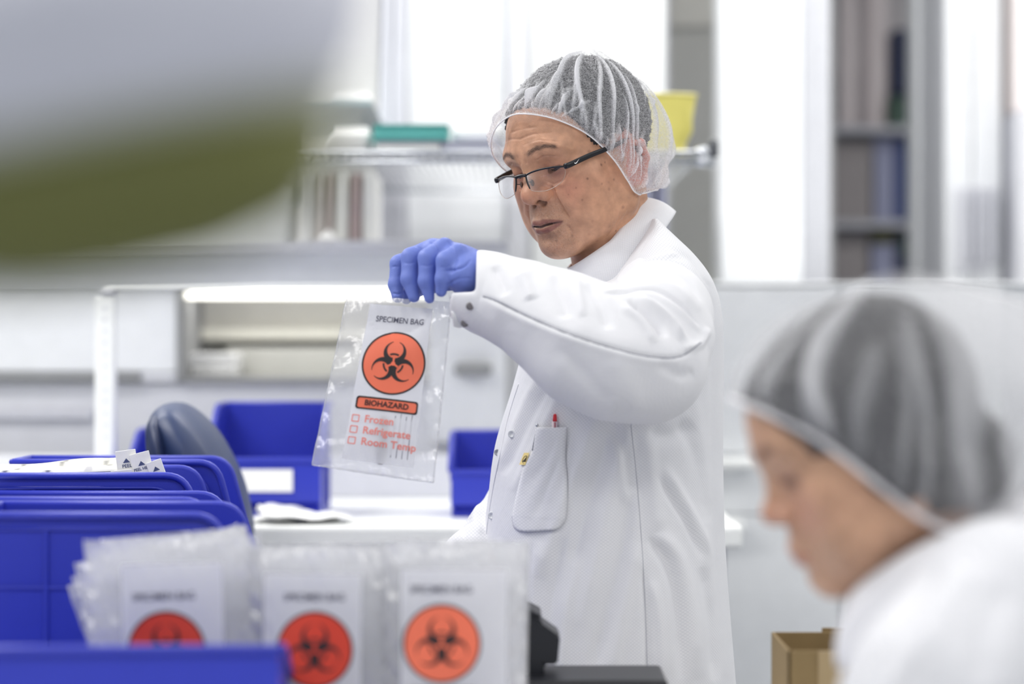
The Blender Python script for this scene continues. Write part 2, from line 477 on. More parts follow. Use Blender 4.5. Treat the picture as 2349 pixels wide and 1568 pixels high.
# ------------------------------------------------------------------ drawer cabinet behind the two people
dc = empty('drawer_cabinet', (px(1900, 0, 4.35).x, 4.6, 0), label='long white drawer cabinet with white bar handles behind the seated woman', cat='cabinet')
zt = px(0, 655, 4.35).z
attach(vbox('body', 1560, 2500, 4.36, 0.3, 0, zt, M_white), dc)
attach(vbox('top', 1560, 2510, 4.345, 0.315, zt, zt+0.006, M_white), dc)
for j, (ya, yb) in enumerate(((660, 1040), (1043, 1178), (1181, 2100))):
    for xa, xb in ((1566, 1925), (1932, 2300)):
        d_ = attach(pbox('drawer', xa, ya, xb, yb, 4.345, 0.016, M_white), dc)
for ya, yb, xb in ((1052, 1076, 1735), (1192, 1222, 1708)):
    h = attach(pbox('handle', 1590, ya, xb, yb, 4.30, 0.028, M_bright, bev=0.006), dc)
    a = px(1600, yb, 4.33); b = px(xb-10, ya, 4.33)
    attach(box('handle_mount', a.x, a.x+.02, 4.326, 4.346, a.z+.004, b.z-.004, M_bright), dc)
    attach(box('handle_mount', b.x-.02, b.x, 4.326, 4.346, a.z+.004, b.z-.004, M_bright), dc)

# ------------------------------------------------------------------ work hood behind the bench (lit recess)
hd = empty('work_hood', (px(600, 0, 4.3).x, 4.45, 0), label='wide white work hood with a lit open recess behind the bench', cat='hood')
def H(o): return attach(o, hd)
zf = lambda y, d=4.2: px(0, y, d).z
H(pbox('top_ledge', -400, 551, 1166, 577, 4.12, 0.62, M_post))
H(pbox('fascia', -400, 578, 1162, 660, 4.2, 0.04, M_white))
H(pbox('side_panel', -400, 661, 405, 853, 4.2, 0.03, M_white))
H(pbox('side_panel', 985, 661, 1160, 1015, 4.2, 0.03, M_white))
H(pbox('jamb', 404, 661, 417, 868, 4.19, 0.3, M_mid))
H(pbox('recess_back', 400, 655, 1000, 870, 4.55, 0.02, M_beige))
H(pbox('recess_floor', 404, 866, 990, 878, 4.2, 0.36, M_mid))
H(pbox('recess_step', 520, 796, 985, 866, 4.42, 0.13, mat('step_grey', (196, 196, 190), .6)))
H(pbox('recess_shelf', 418, 752, 985, 780, 4.46, 0.09, mat('cream_shelf', (240, 238, 226), 0.5)))
H(pbox('light_tube', 420, 664, 985, 684, 4.24, 0.03, mat('lit_tube', (255, 253, 244), 0.4, emit=(255, 252, 240), estr=2.6), bev=0.006))
H(pbox('lower_rail', -400, 856, 322, 872, 4.19, 0.05, M_mid))
H(pbox('lower_rail', 322, 856, 405, 874, 4.2, 0.05, M_lpost))
H(pbox('lower_panel', -400, 878, 1160, 1140, 4.22, 0.03, M_lpost))
H(pbox('lower_channel', -400, 938, 214, 962, 4.205, 0.02, M_post))
H(pbox('grab_handle', 1042, 832, 1128, 862, 4.17, 0.03, M_mid, bev=0.008))
H(pbox('cabinet_base', -400, 1140, 1160, 2050, 4.22, 0.5, M_white))
H(pbox('back_shell', -400, 578, 1162, 1140, 4.6, 0.06, M_white))
for k in range(3):
    sh = pbox('paper_stack', 432+k*3, 810+k*17, 545-k*3, 826.5+k*17, 4.3, 0.1, M_paper)
    tag(sh, ['top bundle of white papers in the lit hood recess', 'middle bundle of white papers in the lit hood recess', 'bottom bundle of white papers in the lit hood recess'][k], 'papers', 'papers in the hood recess')

tl_ = px(700, 690, 4.30)
area_light('hood_tube_light', tuple(tl_), 0.42, 0.03, 0.30, rot=(math.radians(25), 0, 0))

# file binders on the hood's ledge
zl = px(0, 551, 4.12).z+0.0012
for x0, x1, top, col, lab in ((684, 716, 380, (236, 236, 234), 'white binder at the left end of the row under the wire shelf'),
                         (719, 741, 384, (214, 208, 204), 'thin beige binder second in the row under the wire shelf'),
                         (744, 763, 380, (196, 184, 180), 'taupe binder in the row under the wire shelf'),
                         (767, 798, 378, (238, 238, 232), 'wide ivory binder in the row under the wire shelf'),
                         (802, 828, 382, (178, 160, 158), 'dusty brown binder in the row under the wire shelf'),
                         (832, 860, 378, (240, 240, 236), 'white binder at the right end of the row beside the grey post')):
    e = shelf_thing('file_binder', x0, top+15, x1, 545, 4.165, mat('binder_%d' % x0, col, 0.6), lab, 'binder', 'binder', depth=0.2, base=zl, m2=mat('binder_%d' % x0, col, 0.6))
    e['group'] = 'binders under the wire shelf'
cp = link_mesh('paper_cone', [tuple(px(725, 551, 4.125)), tuple(px(775, 551, 4.125)), tuple(px(775, 551, 4.155)), tuple(px(725, 551, 4.155)), tuple(px(745, 528, 4.14)), tuple(px(757, 530, 4.14))],
          [(0, 1, 5, 4), (1, 2, 5), (2, 3, 4, 5), (3, 0, 4), (3, 2, 1, 0)], M_paper, smooth=False)
cp.location.z += 0.002
tag(cp, 'small crumpled white paper in front of the binders', 'paper')

# ------------------------------------------------------------------ wire shelf with its things
ws = empty('wire_shelf', (px(1160, 0, 3.8).x, 4.2, px(0, 357, 3.8).z), label='chrome wire shelf on the partition wall behind the man', cat='shelf')
za, zb_ = px(0, 349, 3.8).z, px(0, 371, 3.8).z
xa, xb = px(560, 0, 3.8).x, px(1612, 0, 3.8).x
def W(o): return attach(o, ws)
W(tube('front_rod', [(xa, 3.8, za), (xb, 3.8, za)], 0.0035, M_chrome, seg=8))
W(tube('front_rod', [(xa, 3.8, zb_), (xb, 3.8, zb_)], 0.0035, M_chrome, seg=8))
zig = []
nz_ = 46
for i in range(nz_+1):
    zig.append((xa+(xb-xa)*i/nz_, 3.8, za if i % 2 else zb_))
W(tube('truss_wire', zig, 0.0028, M_steel, seg=6))
W(tube('back_rod', [(xa, 4.78, za), (xb, 4.78, za)], 0.0035, M_chrome, seg=8))
wires = [tube_arrays([(xa+(xb-xa)*i/60, 3.8, za+.003), (xa+(xb-xa)*i/60, 4.78, za+.003)], 0.0018, 5) for i in range(61)]
V_, F_ = merge(wires); dk = W(link_mesh('deck_wires', V_, F_, M_chrome)); dk['kind'] = 'stuff'
W(tube('side_rod', [(xb, 3.8, za), (xb, 4.78, za)], 0.004, M_chrome, seg=8))
W(tube('side_rod', [(xa, 3.8, za), (xa, 4.78, za)], 0.004, M_chrome, seg=8))
cl = lathe('corner_collar', [(.013, -.016), (.016, -.014), (.018, -.004), (.015, 0), (.018, .004), (.016, .014), (.013, .016)], M_chrome, None, 20, Matrix.Translation((xb+.004, 3.81, (za+zb_)/2)))
W(cl)
W(lathe('corner_knob', [(.006, -.012), (.009, -.01), (.009, .012), (.005, .016)], M_dark, None, 14, Matrix.Translation((xb+.016, 3.80, (za+zb_)/2+.012))))
for bx_ in (xa+.03, xb-.05):
    W(box('bracket', bx_-.008, bx_+.008, 4.3, 4.80, zb_-.03, zb_, M_steel))
ztop = za+0.005
def on_shelf(name, x0, y0, x1, d, m, label, cat, depth, shape='box', m2=None, y1=347):
    return shelf_thing(name, x0, y0, x1, y1, d, m, label, cat, shape, depth, base=ztop if y1 == 347 else px(0, y1, d).z, m2=m2)
M_teal = mat('teal_card', (92, 178, 172), 0.5, vary=0.12, scale=14)
on_shelf('paper_tray', 868, 322, 1010, 3.86, M_paper, 'flat white tray under the teal box on the wire shelf', 'tray', 0.18, m2=M_lav)
tb = on_shelf('glove_box', 856, 285, 1026, 3.85, M_teal, 'flat teal box lying on the white tray on the wire shelf', 'box', 0.16, y1=321, m2=mat('teal_lid', (64, 160, 152), 0.5))
on_shelf('paper_pack', 745, 300, 848, 3.86, M_paper, 'white paper pack left of the teal box on the wire shelf', 'pack', 0.2, 'bag')
on_shelf('plastic_tray', 1014, 324, 1150, 3.86, M_lav, 'lavender grey tray right of the teal box on the wire shelf', 'tray', 0.2)
on_shelf('paper_pack', 1032, 288, 1150, 3.88, M_bright, 'bright white pack on the lavender tray beside the hair cap', 'pack', 0.16, 'bag', y1=323)
# yellow bag, wider at its mouth
yb_ = empty('yellow_bag', (px(1530, 0, 3.86).x, 3.92, ztop), label='bright yellow plastic bag standing on the end of the wire shelf', cat='bag')
n, m_ = 40, 28
V = []
for i in range(m_):
    t = i/(m_-1); y = 346-(346-212)*t
    l = 1440-30*t; r = 1580+17*t if y > 300 else 1586+12*t
    if y > 305: r -= 8*(1-abs(y-325)/20)
    for j in range(n):
        a = 2*math.pi*j/n
        hx = (r-l)/2/F*3.88; cx = ((r+l)/2-1174.5)/F*3.88
        cs, sn = math.cos(a), math.sin(a)
        sx = math.copysign(abs(cs)**.5, cs); sy = math.copysign(abs(sn)**.5, sn)
        wob = 1+0.02*math.sin(5*a+t*9)
        V.append((cx+hx*sx*wob, 3.92+0.045*sy*(0.75+.25*t)*wob, ztop+(px(0, y, 3.88).z-px(0, 346, 3.88).z)))
Fq = [tuple(q) for q in grid_faces(m_, n, True)]+[tuple(range(n))[::-1]]
M_yel = mat('yellow_film', (247, 236, 128), 0.35, vary=0.06, scale=12)
ys = attach(link_mesh('sack', V, Fq, M_yel), yb_)
sm = ys.modifiers.new('thickness', 'SOLIDIFY'); sm.thickness = 0.002
attach(link_mesh('folded_hem', *tube_arrays([V[(m_-1)*n+j] for j in range(n)], 0.003, 6, True), mat('yellow_hem', (246, 236, 150), 0.4)), yb_)
# hanging cloth under the shelf, behind the neck
hc = []
for i in range(24):
    t = i/23
    for j in range(14):
        u = j/13
        p = px(1468+58*u+8*t*math.sin(3*u), 378+250*t, 4.0)
        hc.append((p.x, 4.0+0.012*math.sin(u*13)+0.01*t, p.z))
h_ = link_mesh('hanging_cloth', hc, [tuple(q) for q in grid_faces(24, 14)], mat('lavender_cloth', (176, 178, 202), 0.8, vary=.1))
h_.modifiers.new('thickness', 'SOLIDIFY').thickness = 0.003
tag(h_, 'lavender grey cloth hanging under the wire shelf behind the neck', 'cloth')
# small upper ledge seen between the lamp and the grey post
ul = empty('glass_ledge', (px(760, 0, 4.1).x, 4.45, px(0, 240, 4.1).z), label='short teal edged glass ledge above the teal box', cat='shelf')
a = px(600, 240, 4.1); b = px(852, 231, 4.1)
attach(box('plate', a.x, b.x, 4.1, 4.80, a.z, b.z, mat('ledge_glass', (168, 186, 192), 0.15)), ul)
attach(box('bracket', b.x-.05, b.x-.04, 4.6, 4.80, a.z-.03, a.z, M_steel), ul)
shelf_thing('paper_pack', 745, 216, 846, 231, 4.14, M_paper, 'thin white pack lying on the teal edged glass ledge', 'pack', 'bag', 0.2, base=b.z+.001)

# ------------------------------------------------------------------ back bench and what stands on it
ZB = 1.017
lb = empty('lab_bench', (px(800, 0, 3.7).x, 3.75, 0), label='white lab bench with blue bins on it behind the man', cat='bench')
bxa, bxb = px(-400, 0, 3.45).x, 0.33
attach(box('worktop', bxa, bxb, 3.45, 4.10, ZB-.032, ZB, M_bright, bev=0.006), lb)
attach(box('apron', bxa+.02, bxb-.02, 3.49, 3.51, ZB-.13, ZB-.032, M_post), lb)
attach(box('back_panel', bxa, bxb-.02, 4.08, 4.10, ZB, px(0, 1044, 4.08).z, M_lpost), lb)
for lx in (bxa+.06, -0.5, bxb-.06):
    for ly in (3.53, 4.05):
        attach(box('leg', lx-.025, lx+.025, ly-.025, ly+.025, 0, ZB-.032, M_lpost), lb)
attach(box('lower_shelf', bxa+.03, bxb-.03, 3.53, 4.05, 0.3, 0.32, M_post), lb)
up = empty('slotted_upright', (px(238, 0, 3.78).x, 3.8, ZB), label='white slotted upright with a top bar standing on the bench', cat='frame')
attach(box('post', px(217, 0, 3.78).x, px(262, 0, 3.78).x, 3.78, 3.81, ZB+.001, px(0, 676, 3.78).z, M_bright, bev=0.004), up)
attach(box('top_bar', px(236, 0, 3.78).x, px(1326, 0, 3.78).x, 3.785, 3.81, px(0, 661, 3.78).z, px(0, 651, 3.78).z, M_bright, bev=0.003), up)
attach(box('corner_joint', px(228, 0, 3.78).x, px(262, 0, 3.78).x, 3.776, 3.812, px(0, 677, 3.78).z, px(0, 657, 3.78).z, M_post, bev=0.006), up)
attach(box('far_post', px(1302, 0, 3.78).x, px(1326, 0, 3.78).x, 3.785, 3.81, ZB+.001, px(0, 661, 3.78).z, M_bright, bev=0.004), up)
for k in range(12):
    y = 700+k*27
    attach(pbox('slot', 236, y, 243, y+9, 3.7785, 0.002, M_lpost, bev=0), up)
# ------------------------------------------------------------------ hopper bins
def bin_profile(l, h, cut, lip, r=0.018):
    """side outline in (along, up): opening at along = l"""
    pts = [(0, 0), (l-0.012, 0), (l, lip*0.25), (l, lip)]
    a = np.array([cut, h]); b = np.array([l, lip])
    d = (b-a)/np.linalg.norm(b-a)
    c0 = a-np.array([r*1.3, 0]); c1 = a+d*r*1.3
    pts.append(tuple(b))
    for t in np.linspace(1, 0, 7):
        pts.append(tuple((1-t)**2*c0+2*t*(1-t)*a+t*t*c1))
    pts.append((0, h))
    return pts

def make_bin(label, w, l, h, loc, rotz, cut, lip, ribs=True, lab=None, group=None, name='storage_bin'):
    """local frame: x = width, -y = open front, z = up; origin at the base of the back-left"""
    root = empty(name, loc, rotz, label=label, cat='bin', group=group)
    t = 0.0028
    prof = bin_profile(l, h, cut, lip)
    bm = bmesh.new()
    for xs in (0, w-t):
        f = []
        lo = [bm.verts.new((xs, -a, z)) for a, z in prof]; hi = [bm.verts.new((xs+t, -a, z)) for a, z in prof]
        bm.faces.new(lo); bm.faces.new(hi[::-1])
        n = len(prof)
        for i in range(n): bm.faces.new((lo[i], hi[i], hi[(i+1) % n], lo[(i+1) % n]))
    add_box(bm, t, w-t, -l+.006, 0, 0, t)
    add_box(bm, t, w-t, -t, 0, t, h)
    shell = bm_obj('shell', bm, M_blue, root)
    bm = bmesh.new()
    add_box(bm, t, w-t, -l, -l+t, lip*.25, lip)
    add_box(bm, t, w-t, -l-.004, -l+.003, lip-.006, lip+.001, .002)
    bm_obj('front_lip', bm, M_blue, root)
    # flanges along the top and the slope of both sides
    line = [(a, z) for a, z in prof[4:]]
    for xs, sg in ((0, -1), (w, 1)):
        pts = [(xs+sg*.002, -a, z) for a, z in line]
        tube('rim', pts, 0.0042, M_blue, root, seg=8)
        ins = [(xs+sg*.001, -max(a-.016, 0.0), z-.014) for a, z in line]
        tube('ledge', ins, 0.0022, M_blue, root, seg=6)
    tube('rim', [(0, 0.001, h), (w, 0.001, h)], 0.0042, M_blue, root, seg=8)
    if ribs:
        for xs, sg in ((0, -1), (w, 1)):
            for fy in (0.28, 0.62):
                box('rib', xs, xs+sg*.003, -l*fy-.002, -l*fy+.002, .01, h-.016, M_blue, root, bev=.0008)
            for fz in (0.36, 0.68):
                box('rib', xs, xs+sg*.0025, -l*.66, -.01, h*fz-.0015, h*fz+.0015, M_blue, root, bev=.0008)
    if lab:
        lw, lh = lab
        c = box('label_card', w*.5-lw/2, w*.5+lw/2, -l-.0035, -l-.002, lip*.62-lh/2, lip*.62+lh/2, M_paper, root, bev=.0006)
    return root

# bins on the back bench, open fronts towards the room
def front_bin(x0, y0, x1, y1, d, label, lipy, lab=None, l=0.2):
    a = px(x0, y0, d); b = px(x1, y1, d)
    w = b.x-a.x; h = a.z-ZB-0.001
    lip = px(0, lipy, d-.0).z-ZB
    return make_bin(label, w, l, h, (a.x, d+l, ZB+.001), 0, 0.10, lip, True, lab, 'blue bins on the back bench')
front_bin(482, 934, 735, 1140, 3.62, 'large blue open bin with a white label card on the back bench', 1052, (0.083, 0.034))
front_bin(1036, 1002, 1290, 1165, 3.62, 'blue open bin on the back bench half hidden behind the white coat', 1080)
front_bin(297, 994, 470, 1140, 3.66, 'low blue bin on the back bench behind the navy chair', 1075)
for k, (x0, y0, x1, d, a) in enumerate(((570, 1146, 770, 3.50, 4), (600, 1143, 745, 3.54, -7), (585, 1140, 800, 3.47, 11))):
    c = px((x0+x1)/2, y0, d)
    n, m_ = 18, 14; V = []
    wd_ = (x1-x0)/F*d
    for i in range(m_):
        for j in range(n):
            u = j/(n-1)-.5; v = i/(m_-1)-.5
            X = u*wd_; Y = v*0.11
            zz = ZB+.004+.003*k+0.010*max(0, math.cos(u*3.0+k))*max(0, math.cos(v*2.5))*(1+.5*k)+0.002*math.sin(u*14+k*2)
            ca, sa = math.cos(math.radians(a)), math.sin(math.radians(a))
            V.append((c.x+X*ca-Y*sa, d+.06+X*sa+Y*ca, zz))
    o = link_mesh('paper_sheet', V, [tuple(q) for q in grid_faces(m_, n)], M_paper)
    o.modifiers.new('thickness', 'SOLIDIFY').thickness = 0.0012
    tag(o, ['lowest loose white paper before the labelled blue bin', 'middle loose white paper before the labelled blue bin', 'top loose white paper before the labelled blue bin'][k], 'paper', 'loose papers on the back bench')

# ------------------------------------------------------------------ front tables
ZT = 0.87
def table(name, x0, x1, y0, y1, label):
    r = empty(name, ((x0+x1)/2, (y0+y1)/2, 0), label=label, cat='table')
    attach(box('tabletop', x0, x1, y0, y1, ZT-.03, ZT, M_white, bev=.004), r)
    for lx in (x0+.05, x1-.05):
        for ly in (y0+.05, y1-.05):
            attach(box('leg', lx-.02, lx+.02, ly-.02, ly+.02, 0, ZT-.03, M_steel), r)
    return r
table('work_table', -1.2, 0.17, 1.80, 2.62, 'white work table under the specimen bags and the front bins')
table('side_table', -1.2, -0.26, 2.625, 3.10, 'white table under the rear row of blue bins')
table('packing_table', 0.175, 0.80, 2.34, 2.62, 'white table under the cardboard box')

# the rear row of bins, open towards the right
def side_bin(label, xr_top, yr_top, d_near, w, l=0.30, dx=0.0, slope=0.030, lip=.11):
    """near wall's top-right corner at photo (xr_top, yr_top), distance d_near"""
    p = px(xr_top, yr_top, d_near)
    h = p.z-ZT-.001
    cut = l-slope-.012
    r = make_bin(label, w, l, h, (0, 0, 0), math.pi/2+dx, cut, lip, True, None, 'blue bins in the row at the left')
    # local (x, -y) -> with rotz=90deg: x->+Y, -y->+X ; near wall is local x=0
    c, s = math.cos(math.pi/2+dx), math.sin(math.pi/2+dx)
    lx, ly = 0.0, -cut
    r.location = (p.x-(lx*c-ly*s), p.y-(lx*s+ly*c), ZT+.001)
    return r
side_bin('blue bin farthest back in the left row, its long sloped end showing', 497, 1060, 2.995, 0.095, dx=-.03, slope=.034, lip=.09)
side_bin('blue bin holding the peel packets, its near wall in front of them', 425, 1090, 2.80, 0.165, dx=.05)
side_bin('blue bin third from the front of the left row', 468, 1147, 2.665, 0.105, dx=-.03)
side_bin('blue bin nearest in the left row, ribbed wall behind the fanned bags', 496, 1182, 2.47, 0.165, dx=-.02)
xr_ = px(640, 0, 2.06).x
make_bin('blue bin in the near left corner with the left bag stack inside', 0.42, 0.33, px(0, 1487, 2.06).z-ZT-.001, (xr_, 2.06, ZT+.001), math.pi+math.radians(3), 0.02, .06, False, None, 'blue bins in the row at the left')

# ------------------------------------------------------------------ peel packets in the second bin
M_swab = mat('packet_paper', (246, 245, 238), 0.55, vary=.03, bump=.3, bscale=60)
M_ink = mat('grey_blue_ink', (70, 82, 120), 0.6)
def on_plane(o, u, v, p, e=0.0):
    n = u.cross(v).normalized()
    return [tuple(o+u*a+v*b+n*e) for a, b in p]
def strip_packet(x0, y0, x1, y1, hpx, d, k, label, tab=False, tilt=0.0):
    A = px(x0, y0, d); B = px(x1, y1, d)
    u = (B-A).normalized(); L_ = (B-A).length
    v = Vector((0, tilt, 1)); v = (v-u*v.dot(u)).normalized()
    hh = hpx/F*d
    e = empty('swab_packet', A-v*hh, label=label, cat='packet', group='peel packets in the blue bin')
    n = 40; V = []
    for i in range(n):
        t = i/(n-1)
        for s_ in (0, .33, .66, 1):
            q = A+u*(L_*t)-v*(hh*(1-s_))
            bul = 0.0035*math.sin(math.pi*s_)*min(1, 6*t*(1-t)+.15)
            V.append((q.x, q.y-bul+0.0006*math.sin(t*23+k), q.z+0.0012*math.sin(t*11+k*1.7)*s_))
    for i in range(n):
        t = i/(n-1)
        for s_ in (1, .66, .33, 0):
            q = A+u*(L_*t)-v*(hh*(1-s_))
            V.append((q.x, q.y+.0018*math.sin(math.pi*s_)+.0005, q.z+0.0012*math.sin(t*11+k*1.7)*s_))
    V = np.array(V).reshape(2, n, 4, 3); V = np.concatenate([V[0], V[1]], 1).reshape(-1, 3)
    Fc = [tuple(q) for q in grid_faces(n, 8, True)]+[tuple(range(8))[::-1], tuple((n-1)*8+j for j in range(8))]
    attach(link_mesh('wrapper', V, Fc, M_swab), e)
    return e, A, u, v, L_, hh
def flat_mesh(name, polys, m, parent=None, smooth=False):
    V = []; Fc = []; o = 0
    for v, f in polys:
        V += [tuple(q) for q in v]; Fc += [tuple(i+o for i in g) for g in f]; o += len(v)
    ob = link_mesh(name, V, Fc, m, None, smooth)
    if parent: attach(ob, parent)
    return ob
pk = [(-60, 1071, 285, 1046, 46, 2.905, 'long white peel packet at the back of the bundle', 0),
      (-60, 1074, 300, 1050, 46, 2.885, 'white peel packet with printed code lines, second from the back', 1),
      (-60, 1079, 330, 1060, 44, 2.868, 'white peel packet with a bar code near its tab', 2),
      (-60, 1084, 290, 1067, 40, 2.852, 'white peel packet at the front of the bundle', 3)]
for x0, y0, x1, y1, hp, d, lab, k in pk:
    e, A, u, v, L_, hh = strip_packet(x0, y0, x1, y1, hp, d, k, lab)
    n = u.cross(v).normalized()
    if n.y > 0: n = -n
    T = []
    def put(s, xa, yb, size, bold=0.0):
        TV, TF = text_tris(s, size, bold)
        T.append(([tuple(A+u*(L_*xa+q[0])-v*(hh*yb-q[1])+n*.0052) for q in TV], TF))
    if k == 2:
        put('SWAB  REF 12', .62, .30, .006)
        for b in range(12):
            w_ = .0006+.0007*((b*7) % 3)
            o_ = A+u*(L_*.87+b*.0026)-v*(hh*.52)+n*.0046
            T.append(([tuple(o_), tuple(o_+u*w_), tuple(o_+u*w_+v*.010), tuple(o_+v*.010)], [(0, 1, 2, 3)]))
        put('0123', .80, .45, .004)
    elif k == 3:
        put('Swabs', .20, .40, .0065, .0001)
        put('sterile swab', .62, .42, .006)
        for (a0, a1, bb) in ((.30, .55, .25), (.30, .55, .60), (.72, .9, .3)):
            o_ = A+u*(L_*a0)-v*(hh*bb)+n*.0046; r_ = u*(L_*(a1-a0))
            T.append(([tuple(o_), tuple(o_+r_), tuple(o_+r_+v*.0006), tuple(o_+v*.0006)], [(0, 1, 2, 3)]))
    if T: flat_mesh('printing', T, M_ink, e)
# the upright tabs with PEEL HERE and an arrow
for k, (cx, cy, w_, h_, rot, d, txt, lab) in enumerate(((291, 1062, 47, 60, 8, 2.846, 'PEEL', 'tallest peel tab with an arrow, left of the three'),
                                       (326, 1068, 46, 62, 14, 2.842, 'PEEL HERE', 'peel tab with arrow and PEEL HERE in the middle of the three'),
                                       (360, 1080, 36, 50, 20, 2.838, '', 'small tilted blank peel tab, right of the three'),
                                       (284, 1094, 42, 34, 6, 2.835, '', 'short peel tab low in front of the tall one'))):
    c = px(cx, cy, d); s_ = d/F
    ca, sa = math.cos(math.radians(rot)), math.sin(math.radians(rot))
    u = Vector((ca, 0, sa)); v = Vector((-sa, 0.06, ca))
    w2, h2 = w_*s_/2, h_*s_/2
    e = empty('peel_tab', c-v*h2, label=lab, cat='packet', group='peel tabs of the packets')
    bm = bmesh.new(); add_box(bm, -w2, w2, -.0008, .0008, -h2*2.2, h2, .0004)
    Mx = Matrix((( u.x, 0, v.x, c.x), (u.y, 1, v.y, c.y), (u.z, 0, v.z, c.z), (0, 0, 0, 1)))
    for q in bm.verts: q.co = Mx @ q.co
    attach(bm_obj('tab', bm, M_swab), e)
    n = Vector((0, -1, 0))
    T = []
    o_ = c+v*(h2*.05)+n*.0012
    T.append(([tuple(o_-u*.0042), tuple(o_+u*.0042), tuple(o_+v*.0052)], [(0, 1, 2)]))
    if txt:
        TV, TF = text_tris(txt, .0058 if len(txt) < 5 else .0046, .0001)
        T.append(([tuple(o_-v*.0040+u*q[0]+v*q[1]) for q in TV], TF))
    if k == 1:
        TV, TF = text_tris('8', .008); T.append(([tuple(o_-v*.0125+u*(q[0]+.007)+v*q[1]) for q in TV], TF))
    flat_mesh('printing', T, M_ink, e)

# ------------------------------------------------------------------ specimen bags
def film_mat(name='clear_film', haze=.17):
    m = bpy.data.materials.new(name); m.use_nodes = True
    nt = m.node_tree; N = nt.nodes; L = nt.links
    for n in list(N): N.remove(n)
    out = N.new('ShaderNodeOutputMaterial'); tr = N.new('ShaderNodeBsdfTransparent'); gl = N.new('ShaderNodeBsdfGlossy')
    df = N.new('ShaderNodeBsdfDiffuse'); tl = N.new('ShaderNodeBsdfTranslucent')
    tr.inputs['Color'].default_value = (.985, .985, .99, 1)
    gl.inputs['Roughness'].default_value = 0.15; gl.inputs['Color'].default_value = (1, 1, 1, 1)
    df.inputs['Color'].default_value = (.94, .945, .965, 1); tl.inputs['Color'].default_value = (.94, .945, .965, 1)
    tc = N.new('ShaderNodeTexCoord'); nz = N.new('ShaderNodeTexNoise'); nz.inputs['Scale'].default_value = 34; nz.inputs['Detail'].default_value = 3.5
    L.new(tc.outputs['Object'], nz.inputs['Vector'])
    bp = N.new('ShaderNodeBump'); bp.inputs['Strength'].default_value = 0.55; bp.inputs['Distance'].default_value = 0.004
    L.new(nz.outputs['Fac'], bp.inputs['Height']); L.new(bp.outputs['Normal'], gl.inputs['Normal'])
    lw = N.new('ShaderNodeLayerWeight'); lw.inputs['Blend'].default_value = 0.22; L.new(bp.outputs['Normal'], lw.inputs['Normal'])
    m0 = N.new('ShaderNodeMixShader'); m0.inputs['Fac'].default_value = .5
    L.new(df.outputs[0], m0.inputs[1]); L.new(tl.outputs[0], m0.inputs[2])
    m1 = N.new('ShaderNodeMixShader'); m1.inputs['Fac'].default_value = haze
    L.new(tr.outputs[0], m1.inputs[1]); L.new(m0.outputs[0], m1.inputs[2])
    m2 = N.new('ShaderNodeMixShader')
    mp = N.new('ShaderNodeMath'); mp.operation = 'MULTIPLY_ADD'; mp.inputs[1].default_value = 0.75; mp.inputs[2].default_value = 0.05
    L.new(lw.outputs['Fresnel'], mp.inputs[0]); L.new(mp.outputs[0], m2.inputs['Fac'])
    L.new(m1.outputs[0], m2.inputs[1]); L.new(gl.outputs[0], m2.inputs[2])
    L.new(m2.outputs[0], out.inputs['Surface'])
    return m
M_film = film_mat()
M_film2 = film_mat('hazy_film', .34)
M_film3 = film_mat('held_film', .24)
def panel_mat():
    m = bpy.data.materials.new('white_print_film'); m.use_nodes = True
    nt = m.node_tree; N = nt.nodes; L = nt.links
    for n in list(N): N.remove(n)
    out = N.new('ShaderNodeOutputMaterial'); tr = N.new('ShaderNodeBsdfTransparent'); df = N.new('ShaderNodeBsdfDiffuse'); tl = N.new('ShaderNodeBsdfTranslucent')
    df.inputs['Color'].default_value = (.90, .905, .94, 1); tl.inputs['Color'].default_value = (.86, .865, .90, 1)
    m0 = N.new('ShaderNodeMixShader'); m0.inputs['Fac'].default_value = .4
    L.new(df.outputs[0], m0.inputs[1]); L.new(tl.outputs[0], m0.inputs[2])
    m1 = N.new('ShaderNodeMixShader'); m1.inputs['Fac'].default_value = 0.90
    L.new(tr.outputs[0], m1.inputs[1]); L.new(m0.outputs[0], m1.inputs[2]); L.new(m1.outputs[0], out.inputs['Surface'])
    return m
M_panel = panel_mat()
M_orange = mat('biohazard_orange', (243, 118, 86), 0.45, vary=.05, scale=40)
M_redor = mat('biohazard_red', (214, 62, 38), 0.45, vary=.08, scale=40)
M_pblack = mat('print_black', (30, 20, 24), 0.5)
M_ptext = mat('print_grey', (74, 74, 92), 0.6)
M_pred = mat('print_pink_red', (238, 140, 128), 0.6)
M_tube = mat('swab_tube', (226, 220, 206), 0.4)

def symbol_polys():
    P = []
    for k in range(3):
        a = 2*math.pi*k/3
        c1, r1, c2, r2 = .45, .46, .560, .335
        # tips where the circles meet
        d = c2-c1; x = (d*d+r1*r1-r2*r2)/(2*d); h = math.sqrt(max(r1*r1-x*x, 0))
        a1 = math.atan2(h, x); a2 = math.atan2(h, x-d)
        V = []; Fq = []; n = 40
        for i in range(n+1):
            t = i/n
            g_ = .30*(1-2*t)
            A = a1+(2*math.pi-2*a1)*t+g_; B = a2+(2*math.pi-2*a2)*t+g_*1.15
            for (cc, rr, an) in ((c1, r1, A), (c2, r2, B)):
                xx = cc+rr*math.cos(an); yy = rr*math.sin(an)      # along the lobe's axis
                V.append((-(xx*math.sin(a)+yy*math.cos(a)), xx*math.cos(a)-yy*math.sin(a)))
        for i in range(n): Fq.append((2*i, 2*i+1, 2*i+3, 2*i+2))
        P.append((V, Fq))
        V = []; Fq = []; n = 14
        for i in range(n+1):
            an = math.radians(-27+54*i/n)
            for rr in (.355, .425): V.append((-rr*math.sin(a+an), rr*math.cos(a+an)))
        for i in range(n): Fq.append((2*i, 2*i+1, 2*i+3, 2*i+2))
        P.append((V, Fq))
    return P
SYM = symbol_polys()
GAPS = []
